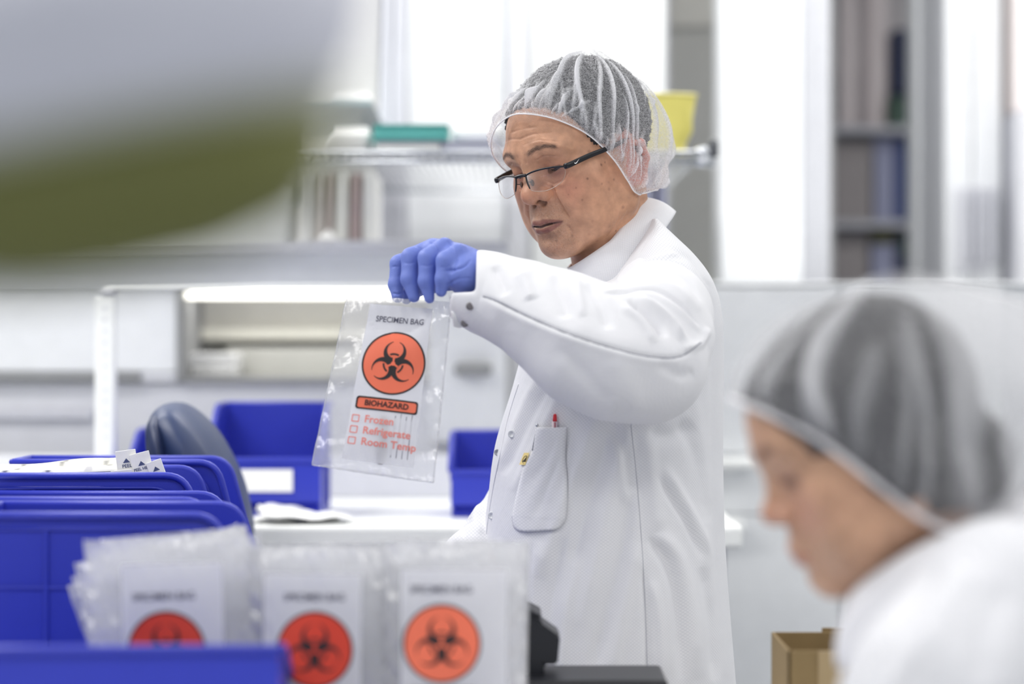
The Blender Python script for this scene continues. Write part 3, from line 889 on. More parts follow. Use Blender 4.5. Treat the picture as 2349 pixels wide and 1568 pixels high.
for k in range(3):
    a = 2*math.pi*k/3; u_ = (-math.sin(a), math.cos(a)); w_ = (math.cos(a), math.sin(a))
    GAPS.append(([(u_[0]*r_+w_[0]*s_, u_[1]*r_+w_[1]*s_) for r_, s_ in ((0, -.03), (.23, -.042), (.23, .042), (0, .03))], [(0, 1, 2, 3)]))
def disc_poly(cx, cy, rx, ry, n=48):
    return ([(cx, cy)]+[(cx+rx*math.cos(2*math.pi*i/n), cy+ry*math.sin(2*math.pi*i/n)) for i in range(n)], [(0, 1+i, 1+(i+1) % n) for i in range(n)])
def ring_poly(cx, cy, r0, r1, n=56):
    V = []
    for i in range(n):
        c, s = math.cos(2*math.pi*i/n), math.sin(2*math.pi*i/n); V += [(cx+r0*c, cy+r0*s), (cx+r1*c, cy+r1*s)]
    return (V, [(2*i, 2*i+1, (2*i+3) % (2*n), (2*i+2) % (2*n)) for i in range(n)])
def rrect(cx, cy, w, h, r, n=6):
    V = []
    for (sx, sy, a0) in ((1, 1, 0), (-1, 1, 90), (-1, -1, 180), (1, -1, 270)):
        for i in range(n+1):
            a = math.radians(a0+90*i/n); V.append((cx+sx*(w/2-r)+r*math.cos(a), cy+sy*(h/2-r)+r*math.sin(a)))
    return (V, [tuple(range(len(V)))])
def dense(V, m=8):
    n = len(V); out = []
    for i in range(n):
        a, b = V[i], V[(i+1) % n]
        k = m if math.hypot(a[0]-b[0], a[1]-b[1]) > .003 else 1
        out += [(a[0]+(b[0]-a[0])*j/m, a[1]+(b[1]-a[1])*j/m) for j in range(m)] if k > 1 else [a]*1+[((a[0]+b[0])/2, (a[1]+b[1])/2)]*0
    return out
def rrect_ring(cx, cy, w, h, r, t):
    a = dense(rrect(cx, cy, w, h, r)[0]); b = [(cx+(q[0]-cx)*(w-2*t)/w, cy+(q[1]-cy)*(h-2*t)/h) for q in a]; n = len(a)
    return (a+b, [(i, (i+1) % n, n+(i+1) % n, n+i) for i in range(n)])
def sub_grid(x0, x1, y0, y1, nx=30, ny=44):
    V = [(x0+(x1-x0)*i/nx, y0+(y1-y0)*j/ny) for j in range(ny+1) for i in range(nx+1)]
    return (V, [tuple(q) for q in grid_faces(ny+1, nx+1)])

def specimen_bag(label, corners, bulge=.010, wr=.0016, seed=0, full=True, group=None, disc=None, panel_x=(.20, .82), panel_y=(.03, .90), name='specimen_bag', disc_mat=None, tube_in=True, red=True, pinch=None, film=None):
    film = film or M_film
    """corners: world points top-left, top-right, bottom-right, bottom-left"""
    TL, TR, BR, BL = [np.array(tuple(c)) for c in corners]
    Wd = (np.linalg.norm(TR-TL)+np.linalg.norm(BR-BL))/2; Hd = (np.linalg.norm(TL-BL)+np.linalg.norm(TR-BR))/2
    rg = np.random.default_rng(seed); ph = rg.uniform(0, 6.28, 8)
    nrm = np.cross((TR-TL)+(BR-BL), (TL-BL)+(TR-BR)); nrm /= np.linalg.norm(nrm)
    if nrm[1] > 0: nrm = -nrm
    def surf(u, v, side=1, off=0.0):
        u = np.asarray(u, float); v = np.asarray(v, float)
        P = (TL[None]*(1-u)[:, None]+TR[None]*u[:, None])*v[:, None]+(BL[None]*(1-u)[:, None]+BR[None]*u[:, None])*(1-v)[:, None]
        b = bulge*(np.sin(np.pi*np.clip(u, 0, 1))**.7)*(np.sin(np.pi*np.clip(v, 0, 1))**.6)
        e = np.minimum(np.minimum(u, 1-u), np.minimum(v, 1-v))
        edge = np.exp(-np.maximum(e, 0)/.09)
        w = wr*(np.sin(9*u+5*v+ph[0])+.8*np.sin(14*v-6*u+ph[1])+.6*np.sin(23*u+ph[2]+4*v)*np.exp(-np.abs(v-.95)*5))
        w = w*(1-.75*np.exp(-((u-.5)/.28)**2)*np.exp(-((v-.5)/.35)**2))+wr*1.5*edge*np.sin(40*v+25*u+ph[3])*np.sin(33*u+ph[4])
        P = P+nrm[None]*(side*b+w+off)[:, None]
        if pinch is not None:
            pu, pv, amt = pinch
            g = np.exp(-((u-pu)/.2)**2-((v-pv)/.12)**2)*amt
            P = P+nrm[None]*(-side*b*0.9*np.clip(g*20, 0, 1))[:, None]
        return P
    mid = (BL+BR)/2
    root = empty(name, tuple(mid), label=label, cat='bag', group=group)
    nu, nv = 44, 60
    uu, vv = np.meshgrid(np.linspace(0, 1, nu), np.linspace(0, 1, nv))
    A = surf(uu.ravel(), vv.ravel(), 1); B = surf(uu.ravel(), vv.ravel(), -1)
    Q = grid_faces(nv, nu)
    attach(fast_mesh('front_film', A, Q, film), root)
    attach(fast_mesh('back_film', B, Q, film), root)
    # welded seam strips along the four edges
    for (ua, va, ub, vb) in ((0, 0, 1, 0), (0, 0, 0, 1), (1, 0, 1, 1)):
        t = np.linspace(0, 1, 50)
        pts = surf(ua+(ub-ua)*t, va+(vb-va)*t, 1)
        attach(link_mesh('seam', *tube_arrays(pts, 0.0009, 5), film), root)
    def uvm(V2, off):
        V2 = np.asarray(V2, float)
        return surf(V2[:, 0]/Wd+.5, V2[:, 1]/Hd+.5, 1, off)
    X = lambda u: (u-.5)*Wd
    Y = lambda v: (v-.5)*Hd
    def pr(nm, polys, m, off):
        out = []
        for V, Fq in polys: out.append((uvm(V, off), Fq))
        return flat_mesh(nm, out, m, root)
    pr('white_panel', [sub_grid(X(panel_x[0]), X(panel_x[1]), Y(panel_y[0]), Y(panel_y[1]))], M_panel, .0004)
    if not full: return root
    dm = disc_mat or M_orange
    du, dv, dr = disc
    cx, cy = X(du), Y(dv)
    big = sub_grid(-1, 1, -1, 1, 20, 20)
    Vd = []
    for a_, b_ in big[0]:
        # square -> disc
        Vd.append((cx+dr*a_*math.sqrt(1-b_*b_/2), cy+dr*b_*math.sqrt(1-a_*a_/2)))
    pr('orange_disc', [(Vd, big[1])], dm, .0008)
    pr('disc_outline', [ring_poly(cx, cy, dr*.975, dr*1.03)], M_pblack, .0011)
    pr('biohazard_symbol', [([(cx+q[0]*dr*.80, cy+q[1]*dr*.80-dr*.03) for q in V], Fq) for V, Fq in SYM], M_pblack, .0012)
    pr('symbol_centre', [disc_poly(cx, cy-dr*.03, dr*.07, dr*.07, 16)]+[([(cx+q[0]*dr*.80, cy+q[1]*dr*.80-dr*.03) for q in V], Fq) for V, Fq in GAPS], dm, .0019)
    bw, bh = dr*1.92, dr*.40; by = cy-dr*1.36
    bar = sub_grid(-1, 1, -1, 1, 24, 4)
    pr('orange_bar', [([(cx-dr*.02+a_*bw/2*.985, by+b_*bh/2*.93) for a_, b_ in bar[0]], bar[1])], dm, .0008)
    pr('bar_outline', [rrect_ring(cx-dr*.02, by, bw*1.02, bh*1.04, bh*.22, dr*.05)], M_pblack, .0012)
    TV, TF = text_tris('BIOHAZARD', bh*.62, .0002)
    TV = TV*np.array([bw*.72/max(np.ptp(TV[:, 0]), 1e-6), 1])
    pr('bar_lettering', [(TV+np.array([cx-dr*.02, by]), TF)], M_pblack, .0019)
    TV, TF = text_tris('SPECIMEN BAG', dr*.26, .0001)
    TV = TV*np.array([dr*1.62/max(np.ptp(TV[:, 0]), 1e-6), 1])
    pr('title_lettering', [(TV+np.array([cx-dr*.02, cy+dr*1.40]), TF)], M_ptext, .0018)
    if red:
        for k, w_ in enumerate(('Frozen', 'Refrigerate', 'Room Temp')):
            TV, TF = text_tris(w_, dr*.33, .0002)
            TV = TV+np.array([-TV[:, 0].min(), 0])
            yy = by-dr*(.52+.36*k)
            pr('storage_lettering', [(TV+np.array([cx-dr*.62, yy]), TF)], M_pred, .0016)
            pr('check_box', [rrect_ring(cx-dr*.92, yy, dr*.24, dr*.24, dr*.03, dr*.03)], M_pred, .0016)
    if tube_in:
        p = uvm(np.array([(cx-dr*.05, by-dr*.3), (cx-dr*.02, by-dr*1.1), (cx, Y(.06))]), -bulge*1.0)
        attach(link_mesh('specimen_tube', *tube_arrays(catmull(p, 10), np.r_[np.full(8, .0062), .0052, .003], 14), M_tube), root)
    if red:
        for k in range(4):
            x_ = cx+dr*(.30+.17*k)
            q = [(x_, Y(.10)), (x_+.0006, Y(.10)), (x_+.0006, by-dr*.3+dr*.2*(k % 2)), (x_, by-dr*.3)]
            pr('code_line', [(q, [(0, 1, 2, 3)])], M_ptext, .0007)
    return root

# the bag in the gloved hand
hb = specimen_bag('clear specimen bag with orange biohazard print held up in the blue glove',
    [px(797, 676, 2.745), px(1036, 692, 2.735), px(994, 1106, 2.700), px(716, 1066, 2.715)],
    film=M_film3, bulge=.008, wr=.0013, seed=3, disc=(.545, .625, .0355), panel_x=(.235, .83), panel_y=(.06, .955), pinch=(.5, 1.0, 1))
# bag stacks in front
def stand_bag(label, cx, top, w, hgt, d, rot=0.0, lean=0.02, full=True, seed=0, group=None, disc=None, **k):
    c, s = math.cos(math.radians(rot)), math.sin(math.radians(rot))
    def P(dx, dy, dd): return px(cx+dx*c-dy*s, top+dx*s+dy*c, d+dd)
    zmin = None
    cs = [P(-w/2, 0, lean), P(w/2, 0, lean), P(w/2, hgt, 0), P(-w/2, hgt, 0)]
    return specimen_bag(label, cs, bulge=.006, wr=.0020, seed=seed, full=full, group=group, disc=disc, red=False, tube_in=False, film=M_film2, **k)
G1 = 'specimen bags in the left foreground stack'
fan = [(318, 1272, 505, -20, 2.362, 'outermost back bag of the left stack, tilted most'), (330, 1262, 500, -17, 2.345, 'fanned specimen bag just before the outermost one, its corner against the blue bin'), (335, 1250, 480, -12, 2.325, 'third fanned specimen bag from the back of the left stack'),
       (350, 1236, 450, -8, 2.305, 'fourth fanned specimen bag from the back of the left stack'), (368, 1222, 400, -5, 2.285, 'fifth fanned specimen bag, just behind the printed one')]
for k, (cx, tp, w, rt, d, lab) in enumerate(fan):
    stand_bag(lab, cx+30, tp, w*.82, 400, d, rt, full=False, seed=20+k, group=G1, panel_x=(.12, .9), panel_y=(.02, .86))
stand_bag('front specimen bag of the left stack, disc half below the bin wall', 395, 1232, 400, 430, 2.24, -2, seed=31, group=G1, disc=(.45, .395, .0357), panel_x=(.20, .78), panel_y=(.02, .86), disc_mat=M_redor)
G2 = 'specimen bags in the middle foreground stack'
for k, (dx, tp, d) in enumerate(((18, 1244, 2.32), (-16, 1250, 2.295), (10, 1254, 2.27))):
    stand_bag(['rear specimen bag of the middle stack', 'second specimen bag from the back of the middle stack', 'specimen bag just behind the printed one of the middle stack'][k], 735+dx, tp, 315, 420, d, (-1.5, 1.2, -.5)[k], full=False, seed=40+k, group=G2, panel_x=(.12, .86), panel_y=(.02, .9))
stand_bag('specimen bag at the front of the middle stack with a dark red-orange disc', 735, 1256, 320, 430, 2.24, .5, seed=45, group=G2, disc=(.47, .455, .0345), panel_x=(.10, .80), panel_y=(.02, .86), disc_mat=M_redor)
G3 = 'specimen bags in the right foreground stack'
for k, (dx, tp, d) in enumerate(((14, 1236, 2.32), (-12, 1243, 2.295), (9, 1248, 2.268))):
    stand_bag(['rear specimen bag of the right stack by the black device', 'second specimen bag from the back of the right stack', 'specimen bag just behind the printed one of the right stack'][k], 1045+dx, tp, 310, 430, d, (1.2, -1, .4)[k], full=False, seed=50+k, group=G3, panel_x=(.1, .9), panel_y=(.02, .9))
stand_bag('specimen bag at the front of the right stack with a bright orange disc', 1045, 1246, 312, 430, 2.23, 0, seed=55, group=G3, disc=(.40, .465, .0353), panel_x=(.10, .88), panel_y=(.02, .86))
# low white tray under the two right stacks
tr = empty('bag_tray', (px(900, 0, 2.27).x, 2.27, ZT), label='low white tray holding the middle and right bag stacks', cat='tray')
ta, tb_ = px(700, 0, 2.19).x, px(1210, 0, 2.19).x
zt_ = px(0, 1600, 2.16).z
attach(box('tray_floor', ta, tb_, 2.17, 2.36, ZT, ZT+.004, M_lpost, bev=0), tr)
attach(box('tray_wall', ta, tb_, 2.165, 2.17, ZT, zt_-.03, M_lpost, bev=0), tr)
attach(box('tray_wall', ta, tb_, 2.36, 2.365, ZT, zt_-.03, M_lpost, bev=0), tr)

# ------------------------------------------------------------------ black bench device
bd = empty('bench_scanner', (px(1330, 0, 2.5).x, 2.5, ZT), label='black angular bench device standing before the coat beside the right bag stack', cat='device')
def ppoly(name, pts, d, th, m, bev=.002):
    bm = bmesh.new(); a = [bm.verts.new(px(x, y, d)) for x, y in pts]
    f = bm.faces.new(a); r = bmesh.ops.extrude_face_region(bm, geom=[f])
    for v in r['geom']:
        if isinstance(v, bmesh.types.BMVert): v.co.y += th
    bmesh.ops.recalc_face_normals(bm, faces=bm.faces)
    bmesh.ops.bevel(bm, geom=list(bm.edges), offset=bev, segments=2, affect='EDGES')
    return bm_obj(name, bm, m)
attach(ppoly('body', [(1180, 1398), (1206, 1398), (1240, 1417), (1240, 1428), (1285, 1460), (1279, 1524), (1248, 1524), (1248, 1572), (1180, 1572)], 2.5, .07, M_black), bd)
attach(ppoly('top_cap', [(1176, 1392), (1205, 1392), (1242, 1412), (1242, 1420), (1206, 1402), (1176, 1402)], 2.495, .08, M_black, .001), bd)
attach(pbox('base', 1150, 1560, 1533, 1590, 2.46, .12, M_black, bev=.004), bd)
b0 = px(1330, 1590, 2.46)
attach(box('foot', b0.x-.05, b0.x+.05, 2.48, 2.56, ZT, b0.z, M_black), bd)

# ------------------------------------------------------------------ cardboard box
M_card = mat('brown_cardboard', (140, 118, 80), 0.8, vary=.08, scale=50)
cb = empty('cardboard_box', (px(1930, 0, 2.5).x, 2.5, ZT), label='small open brown cardboard box with a raised flap before the seated woman', cat='box')
a = px(1808, 1492, 2.42); b = px(2060, 1492, 2.42)
for (x0, x1, y0, y1) in ((a.x, b.x, 2.42, 2.423), (a.x, b.x, 2.575, 2.578), (a.x, a.x+.003, 2.42, 2.578), (b.x-.003, b.x, 2.42, 2.578)):
    attach(box('side_wall', x0, x1, y0, y1, ZT+.0005, a.z, M_card, bev=.0008), cb)
attach(box('bottom', a.x, b.x, 2.42, 2.578, ZT+.0005, ZT+.004, M_card, bev=0), cb)
c = px(1880, 1434, 2.6); d_ = px(2040, 1492, 2.6)
attach(box('flap', c.x, d_.x+.03, 2.579, 2.582, a.z-.004, c.z, M_card, bev=.0008, M=None), cb)
attach(box('tape_strip', a.x+.03, a.x+.055, 2.4185, 2.42, ZT+.01, a.z, mat('tape', (172, 150, 112), .3), bev=0), cb)

# ------------------------------------------------------------------ navy chair behind the bins
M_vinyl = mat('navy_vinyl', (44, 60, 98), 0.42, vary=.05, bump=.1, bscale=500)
ch = empty('lab_chair', (px(470, 0, 3.28).x, 3.28, 0), label='navy vinyl lab chair seen edge-on behind the rear blue bins', cat='chair')
def pad(name, outline, d0, depth, m, bulge):
    """outline in photo px (closed), lofted through the depth with rounded flanks"""
    O = catmull(outline, 48, True); c = O.mean(0)
    V = []; nr = 15
    for i in range(nr):
        t = i/(nr-1)*2-1
        s = (1-abs(t)**2.6)**(1/2.6) if abs(t) < 1 else 0
        s = .10+.90*s
        dd = d0+depth*t*.5
        for q in O:
            p = c+(q-c)*np.array([s, 1-(1-s)*.6])+np.array([bulge*t*t, 0])
            w = px(p[0], p[1], d0); V.append((w.x, dd, w.z))
    n = len(O)
    return link_mesh(name, V, [tuple(q) for q in grid_faces(nr, n, True)]+[tuple(range(n))[::-1], tuple((nr-1)*n+j for j in range(n))], m)
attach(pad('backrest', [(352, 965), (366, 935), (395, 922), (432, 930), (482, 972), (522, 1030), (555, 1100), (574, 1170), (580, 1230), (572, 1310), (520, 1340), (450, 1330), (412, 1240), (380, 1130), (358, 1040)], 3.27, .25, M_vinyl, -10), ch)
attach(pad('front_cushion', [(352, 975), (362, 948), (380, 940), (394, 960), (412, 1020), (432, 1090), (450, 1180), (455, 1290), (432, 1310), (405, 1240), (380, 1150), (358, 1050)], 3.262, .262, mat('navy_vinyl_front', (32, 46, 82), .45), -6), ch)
cx_ = px(540, 0, 3.28).x
attach(tube('back_bracket', [(cx_-.04, 3.28, px(0, 1300, 3.28).z), (cx_-.03, 3.28, .70), (cx_+.02, 3.28, .56)], .016, M_dark), ch)
bm = bmesh.new(); add_box(bm, cx_-.06, cx_+.34, 3.13, 3.43, .56, .63, .03, 4)
attach(bm_obj('seat', bm, M_vinyl, smooth=True), ch)
attach(tube('column', [(cx_+.13, 3.28, .08), (cx_+.13, 3.28, .56)], .025, M_chrome), ch)
for k in range(5):
    a_ = 2*math.pi*k/5+.3
    attach(tube('base_arm', [(cx_+.13, 3.28, .1), (cx_+.13+.16*math.cos(a_), 3.28+.16*math.sin(a_), .07), (cx_+.13+.27*math.cos(a_), 3.28+.27*math.sin(a_), .05)], [.022, .018, .012], M_dark), ch)
    attach(lathe('caster', [(.02, -.012), (.026, -.008), (.026, .008), (.02, .012)], M_black, None, 14, Matrix.Translation((cx_+.13+.26*math.cos(a_), 3.28+.26*math.sin(a_), .026)) @ Matrix.Rotation(math.pi/2, 4, 'Y')), ch)

# ------------------------------------------------------------------ lamp head close to the lens, upper left
M_lampw = mat('lamp_white', (240, 240, 250), 0.5)
M_lampo = mat('lamp_olive', (124, 126, 68), 0.5)
DL = 0.80
lc = px(190, 282, DL)
lp = empty('task_lamp', (lc.x, DL, lc.z), label='blurred pale lamp head with an olive green underside looming at the upper left', cat='lamp')
def shell(name, prof, m, tilt=math.radians(11)):
    V = []; seg = 56
    for r, z in prof:
        for k in range(seg):
            a = 2*math.pi*k/seg
            x, y = r*math.cos(a), r*.62*math.sin(a)
            V.append((lc.x+x*math.cos(tilt)-z*math.sin(tilt), DL+.03+y, lc.z+x*math.sin(tilt)+z*math.cos(tilt)))
    return attach(link_mesh(name, V, [tuple(q) for q in grid_faces(len(prof), seg, True)]+[tuple(range(seg))[::-1], tuple((len(prof)-1)*seg+j for j in range(seg))], m), lp)
k_ = DL/F
shell('upper_housing', [(60*k_, 470*k_), (500*k_, 460*k_), (700*k_, 400*k_), (735*k_, 270*k_), (690*k_, 120*k_), (640*k_, 40*k_), (600*k_, -10*k_)], M_lampw)
shell('rim_band', [(590*k_, -8*k_), (612*k_, -14*k_), (605*k_, -40*k_), (570*k_, -46*k_)], mat('lamp_rim', (190, 192, 170), .5))
shell('olive_shade', [(570*k_, -42*k_), (560*k_, -120*k_), (530*k_, -210*k_), (440*k_, -300*k_), (250*k_, -352*k_), (30*k_, -366*k_)], M_lampo)
attach(tube('arm', [(lc.x-.05, DL+.03, lc.z+400*k_), (lc.x-.10, DL+.03, 1.75), (lc.x-.12, DL+.03, 2.75)], .012, M_lampw), lp)
attach(lathe('ceiling_rose', [(.05, -.03), (.055, -.005), (.055, 0)], M_lampw, None, 20, Matrix.Translation((lc.x-.12, DL+.03, 2.749))), lp)
from mathutils.bvhtree import BVHTree
# ------------------------------------------------------------------ people: shared head builder (head frame: face -y, left +x, up +z)
def rot3(yaw, pitch, roll):
    y, p, r = (math.radians(a) for a in (yaw, pitch, roll))
    Rz = np.array([[math.cos(y), -math.sin(y), 0], [math.sin(y), math.cos(y), 0], [0, 0, 1]])
    Rx = np.array([[1, 0, 0], [0, math.cos(p), -math.sin(p)], [0, math.sin(p), math.cos(p)]])
    Ry = np.array([[math.cos(r), 0, math.sin(r)], [0, 1, 0], [-math.sin(r), 0, math.cos(r)]])
    return Rz @ Rx @ Ry
class Pose:
    def __init__(s, R, T, sc=1.0): s.R = R; s.T = np.array(T, float); s.sc = sc
    def w(s, P): return np.asarray(P, float)*s.sc @ s.R.T+s.T
    def inv(s, P): return (np.asarray(P, float)-s.T) @ s.R/s.sc
def to_px(V):
    V = np.asarray(V); return np.c_[1174.5+F*V[:, 0]/V[:, 1], 784-F*(V[:, 2]-CAMZ)/V[:, 1]]

EYE = [(.0325, -.0745, .0125), (-.0325, -.0745, .0125)]
def head_field(h, neck_pts, neck_r, fem=False, lid_z=-.0040):
    f = Field((-.105, -.135, -.20), (.105, .125, .14), h)
    f.ell((0, .007, .045), (.075, .089, .080), 0)
    f.ell((0, -.036, .046), (.063, .061, .054), .020)
    f.ell((0, -.036, -.020), (.061, .057, .074), .030)
    for s in (1, -1):
        f.ell((s*.046, -.054, -.008), (.022, .024, .020), .020)
        f.cap((s*.056, -.012, -.056), (s*.018, -.074, -.082), .014, .017, .028)
        f.ell((s*.044, -.052, -.045), (.025, .028, .036), .025)
        f.cap((s*.066, .0, .01), (s*.056, -.010, -.05), .010, .012, .03)
    f.ell((0, -.080, -.083), (.021, .016, .016), .016)
    f.ell((0, -.078, -.050), (.029, .023, .026), .016)
    # brow ridge and the eye sockets
    for s in (1, -1):
        f.cap((s*.012, -.088 if fem else -.090, .031), (s*.046, -.075 if fem else -.077, .033), .007 if fem else .009, .007 if fem else .009, .018)
        f.ell((s*.034, -.103, .010), (.021, .0155, .0125), .014, 'sub')
    # nose
    k_ = .0035 if fem else 0.0
    f.cap((0, -.089+k_, .018), (0, -.103+k_*.6, -.012), .0080 if fem else .0085, .0090 if fem else .0105, .012)
    f.ell((0, -.1045+k_*.4, -.0155 if fem else -.0165), (.0110, .0108, .0095) if fem else (.0125, .0118, .0105), .008)
    for s in (1, -1):
        f.ell((s*.0150, -.0955, -.0185), (.0080, .0098, .0086), .004)
        f.ell((s*.0088, -.0985, -.0275), (.0050, .0070, .0060), .002, 'sub')
    # lids around the eyeballs, with a narrow slit between them
    for (x, y, z) in EYE:
        s = 1 if x > 0 else -1
        f.ell((x, y, z), (.0148, .0140, .0135), .005)
        arc = []
        for t in np.linspace(-1, 1, 9):
            a = t*.86; hx = .0145*math.sin(a); zz = lid_z-.0022*(1-t*t)+.0012*s*t*s
            r2 = .0146**2-hx*hx-zz*zz
            arc.append((x+hx, y-math.sqrt(max(r2, 1e-6)), z+zz))
        f.chain(arc, [.0010]+[.0027]*7+[.0010], .0010, 'sub')
    # lips
    for s in (1, -1):
        f.chain([(s*.0285, -.0868, -.0545), (s*.010, -.0985, -.0505), (0, -.1000, -.0510)], [.0024, .0042, .0040], .005)
        f.chain([(s*.0265, -.0872, -.0570), (s*.009, -.0965, -.0610), (0, -.0978, -.0615)], [.0024, .0050, .0052], .005)
    f.ell((0, -.1065, -.0405), (.0035, .0045, .009), .006, 'sub')
    f.ell((0, -.1040, -.0715), (.017, .0075, .0055), .008, 'sub')
    for s in (1, -1):
        f.chain([(s*.0305, -.0862, -.0552), (s*.024, -.0915, -.0550), (s*.012, -.1005, -.0548), (0, -.1045, -.0562)], [.0008, .0012, .0013, .0014], .0015, 'sub')
    # ears
    for s in (1, -1):
        f.ell((s*.077, .002, -.019), (.005, .015, .027), .006)
        f.chain([(s*.076, -.011, -.027), (s*.080, -.013, -.005), (s*.084, -.002, .012), (s*.088, .014, .008), (s*.087, .017, -.011), (s*.083, .008, -.033), (s*.079, -.003, -.046)], [.0035, .0035, .0038, .0040, .0038, .0036, .0060], .004)
        f.ell((s*.083, -.002, -.021), (.004, .006, .011), .003, 'sub')
    f.chain(neck_pts, neck_r, .018)
    return f

def disp3(V, N, line, w, amp, side=None):
    d, t = poly_dist(V, line)
    m = d < 3.2*w
    taper = np.ones_like(t)
    g = np.zeros(len(V)); g[m] = amp*np.exp(-(d[m]/w)**2)*np.clip(np.minimum(t[m], 1-t[m])*6+.25, 0, 1)
    return V+N*g[:, None]

# ------------------------------------------------------------------ materials of the people
def skin_mat(name):
    m = bpy.data.materials.new(name); m.use_nodes = True
    nt = m.node_tree; N = nt.nodes; L = nt.links; p = N['Principled BSDF']
    at = N.new('ShaderNodeAttribute'); at.attribute_name = 'tone'
    tc = N.new('ShaderNodeTexCoord')
    nz = N.new('ShaderNodeTexNoise'); nz.inputs['Scale'].default_value = 75; nz.inputs['Detail'].default_value = 5
    L.new(tc.outputs['Object'], nz.inputs['Vector'])
    rp = N.new('ShaderNodeMapRange'); rp.inputs['From Min'].default_value = .3; rp.inputs['From Max'].default_value = .7
    rp.inputs['To Min'].default_value = .82; rp.inputs['To Max'].default_value = 1.14
    L.new(nz.outputs['Fac'], rp.inputs['Value'])
    mx = N.new('ShaderNodeMix'); mx.data_type = 'RGBA'; mx.blend_type = 'MULTIPLY'; mx.inputs['Factor'].default_value = 1
    L.new(at.outputs['Color'], mx.inputs['A']); L.new(rp.outputs['Result'], mx.inputs['B'])
    L.new(mx.outputs['Result'], p.inputs['Base Color'])
    p.inputs['Roughness'].default_value = 0.46; p.inputs['Specular IOR Level'].default_value = .45
    p.inputs['Subsurface Weight'].default_value = .12; p.inputs['Subsurface Radius'].default_value = (.007, .003, .0015); p.inputs['Subsurface Scale'].default_value = 1.0
    n2 = N.new('ShaderNodeTexNoise'); n2.inputs['Scale'].default_value = 900; n2.inputs['Detail'].default_value = 2
    n3 = N.new('ShaderNodeTexNoise'); n3.inputs['Scale'].default_value = 160; n3.inputs['Detail'].default_value = 3
    L.new(tc.outputs['Object'], n2.inputs['Vector']); L.new(tc.outputs['Object'], n3.inputs['Vector'])
    ad = N.new('ShaderNodeMath'); ad.operation = 'ADD'; L.new(n2.outputs['Fac'], ad.inputs[0]); L.new(n3.outputs['Fac'], ad.inputs[1])
    bp = N.new('ShaderNodeBump'); bp.inputs['Strength'].default_value = .35; bp.inputs['Distance'].default_value = .0008
    L.new(ad.outputs[0], bp.inputs['Height']); L.new(bp.outputs['Normal'], p.inputs['Normal'])
    return m
M_skin = skin_mat('skin')
M_hair = mat('hair_grey_black', (38, 37, 40), .55, vary=.5, scale=260, bump=.8, bscale=420)
M_eye = mat('eye_white', (150, 130, 122), .2)
M_iris = mat('iris_brown', (38, 24, 18), .15)

def fabric_mat(name, period=.0037, line=(214, 215, 220), base=(235, 235, 238), strength=1.0):
    m = bpy.data.materials.new(name); m.use_nodes = True
    nt = m.node_tree; N = nt.nodes; L = nt.links; p = N['Principled BSDF']
    at = N.new('ShaderNodeAttribute'); at.attribute_name = 'weave'
    sp = N.new('ShaderNodeSeparateXYZ'); L.new(at.outputs['Vector'], sp.inputs[0])
    outs = []
    for sg in (1, -1):
        a = N.new('ShaderNodeMath'); a.operation = 'MULTIPLY_ADD'; a.inputs[1].default_value = sg*1.25
        L.new(sp.outputs['Y'], a.inputs[0]); L.new(sp.outputs['X'], a.inputs[2])
        b = N.new('ShaderNodeMath'); b.operation = 'MULTIPLY'; b.inputs[1].default_value = 1/period*.8; L.new(a.outputs[0], b.inputs[0])
        c = N.new('ShaderNodeMath'); c.operation = 'PINGPONG'; c.inputs[1].default_value = .5; L.new(b.outputs[0], c.inputs[0])
        r = N.new('ShaderNodeMapRange'); r.interpolation_type = 'SMOOTHSTEP'
        r.inputs['From Min'].default_value = .02; r.inputs['From Max'].default_value = .14; r.inputs['To Min'].default_value = 1; r.inputs['To Max'].default_value = 0
        L.new(c.outputs[0], r.inputs['Value']); outs.append(r)
    mxm = N.new('ShaderNodeMath'); mxm.operation = 'MAXIMUM'; L.new(outs[0].outputs[0], mxm.inputs[0]); L.new(outs[1].outputs[0], mxm.inputs[1])
    sc = N.new('ShaderNodeMath'); sc.operation = 'MULTIPLY'; sc.inputs[1].default_value = strength; L.new(mxm.outputs[0], sc.inputs[0])
    mx = N.new('ShaderNodeMix'); mx.data_type = 'RGBA'; mx.inputs['A'].default_value = rgb(*base); mx.inputs['B'].default_value = rgb(*line)
    L.new(sc.outputs[0], mx.inputs['Factor']); L.new(mx.outputs['Result'], p.inputs['Base Color'])
    p.inputs['Roughness'].default_value = .8; p.inputs['Specular IOR Level'].default_value = .2
    p.inputs['Sheen Weight'].default_value = .15
    tc = N.new('ShaderNodeTexCoord'); nz = N.new('ShaderNodeTexNoise'); nz.inputs['Scale'].default_value = 22; nz.inputs['Detail'].default_value = 3
    L.new(tc.outputs['Object'], nz.inputs['Vector'])
    bp = N.new('ShaderNodeBump'); bp.inputs['Strength'].default_value = .35; bp.inputs['Distance'].default_value = .006
    L.new(nz.outputs['Fac'], bp.inputs['Height'])
    b2 = N.new('ShaderNodeBump'); b2.inputs['Strength'].default_value = .15; b2.inputs['Distance'].default_value = .0008; b2.invert = True
    L.new(mxm.outputs[0], b2.inputs['Height']); L.new(bp.outputs['Normal'], b2.inputs['Normal']); L.new(b2.outputs['Normal'], p.inputs['Normal'])
    return m
M_coat = fabric_mat('coat_weave')
M_sleeve = fabric_mat('sleeve_weave', strength=.14)
M_plain = mat('white_cotton', (240, 240, 243), .85, vary=.015, spec=.2)
M_stitch = mat('seam_thread', (190, 192, 200), .8)
M_glove = mat('blue_nitrile', (112, 130, 206), .5, vary=.04, scale=25, bump=.25, bscale=700, spec=.4)
M_frame = mat('glasses_black', (14, 15, 22), .3)
M_silver = mat('silver_metal', (200, 202, 206), .25, metal=1.0)

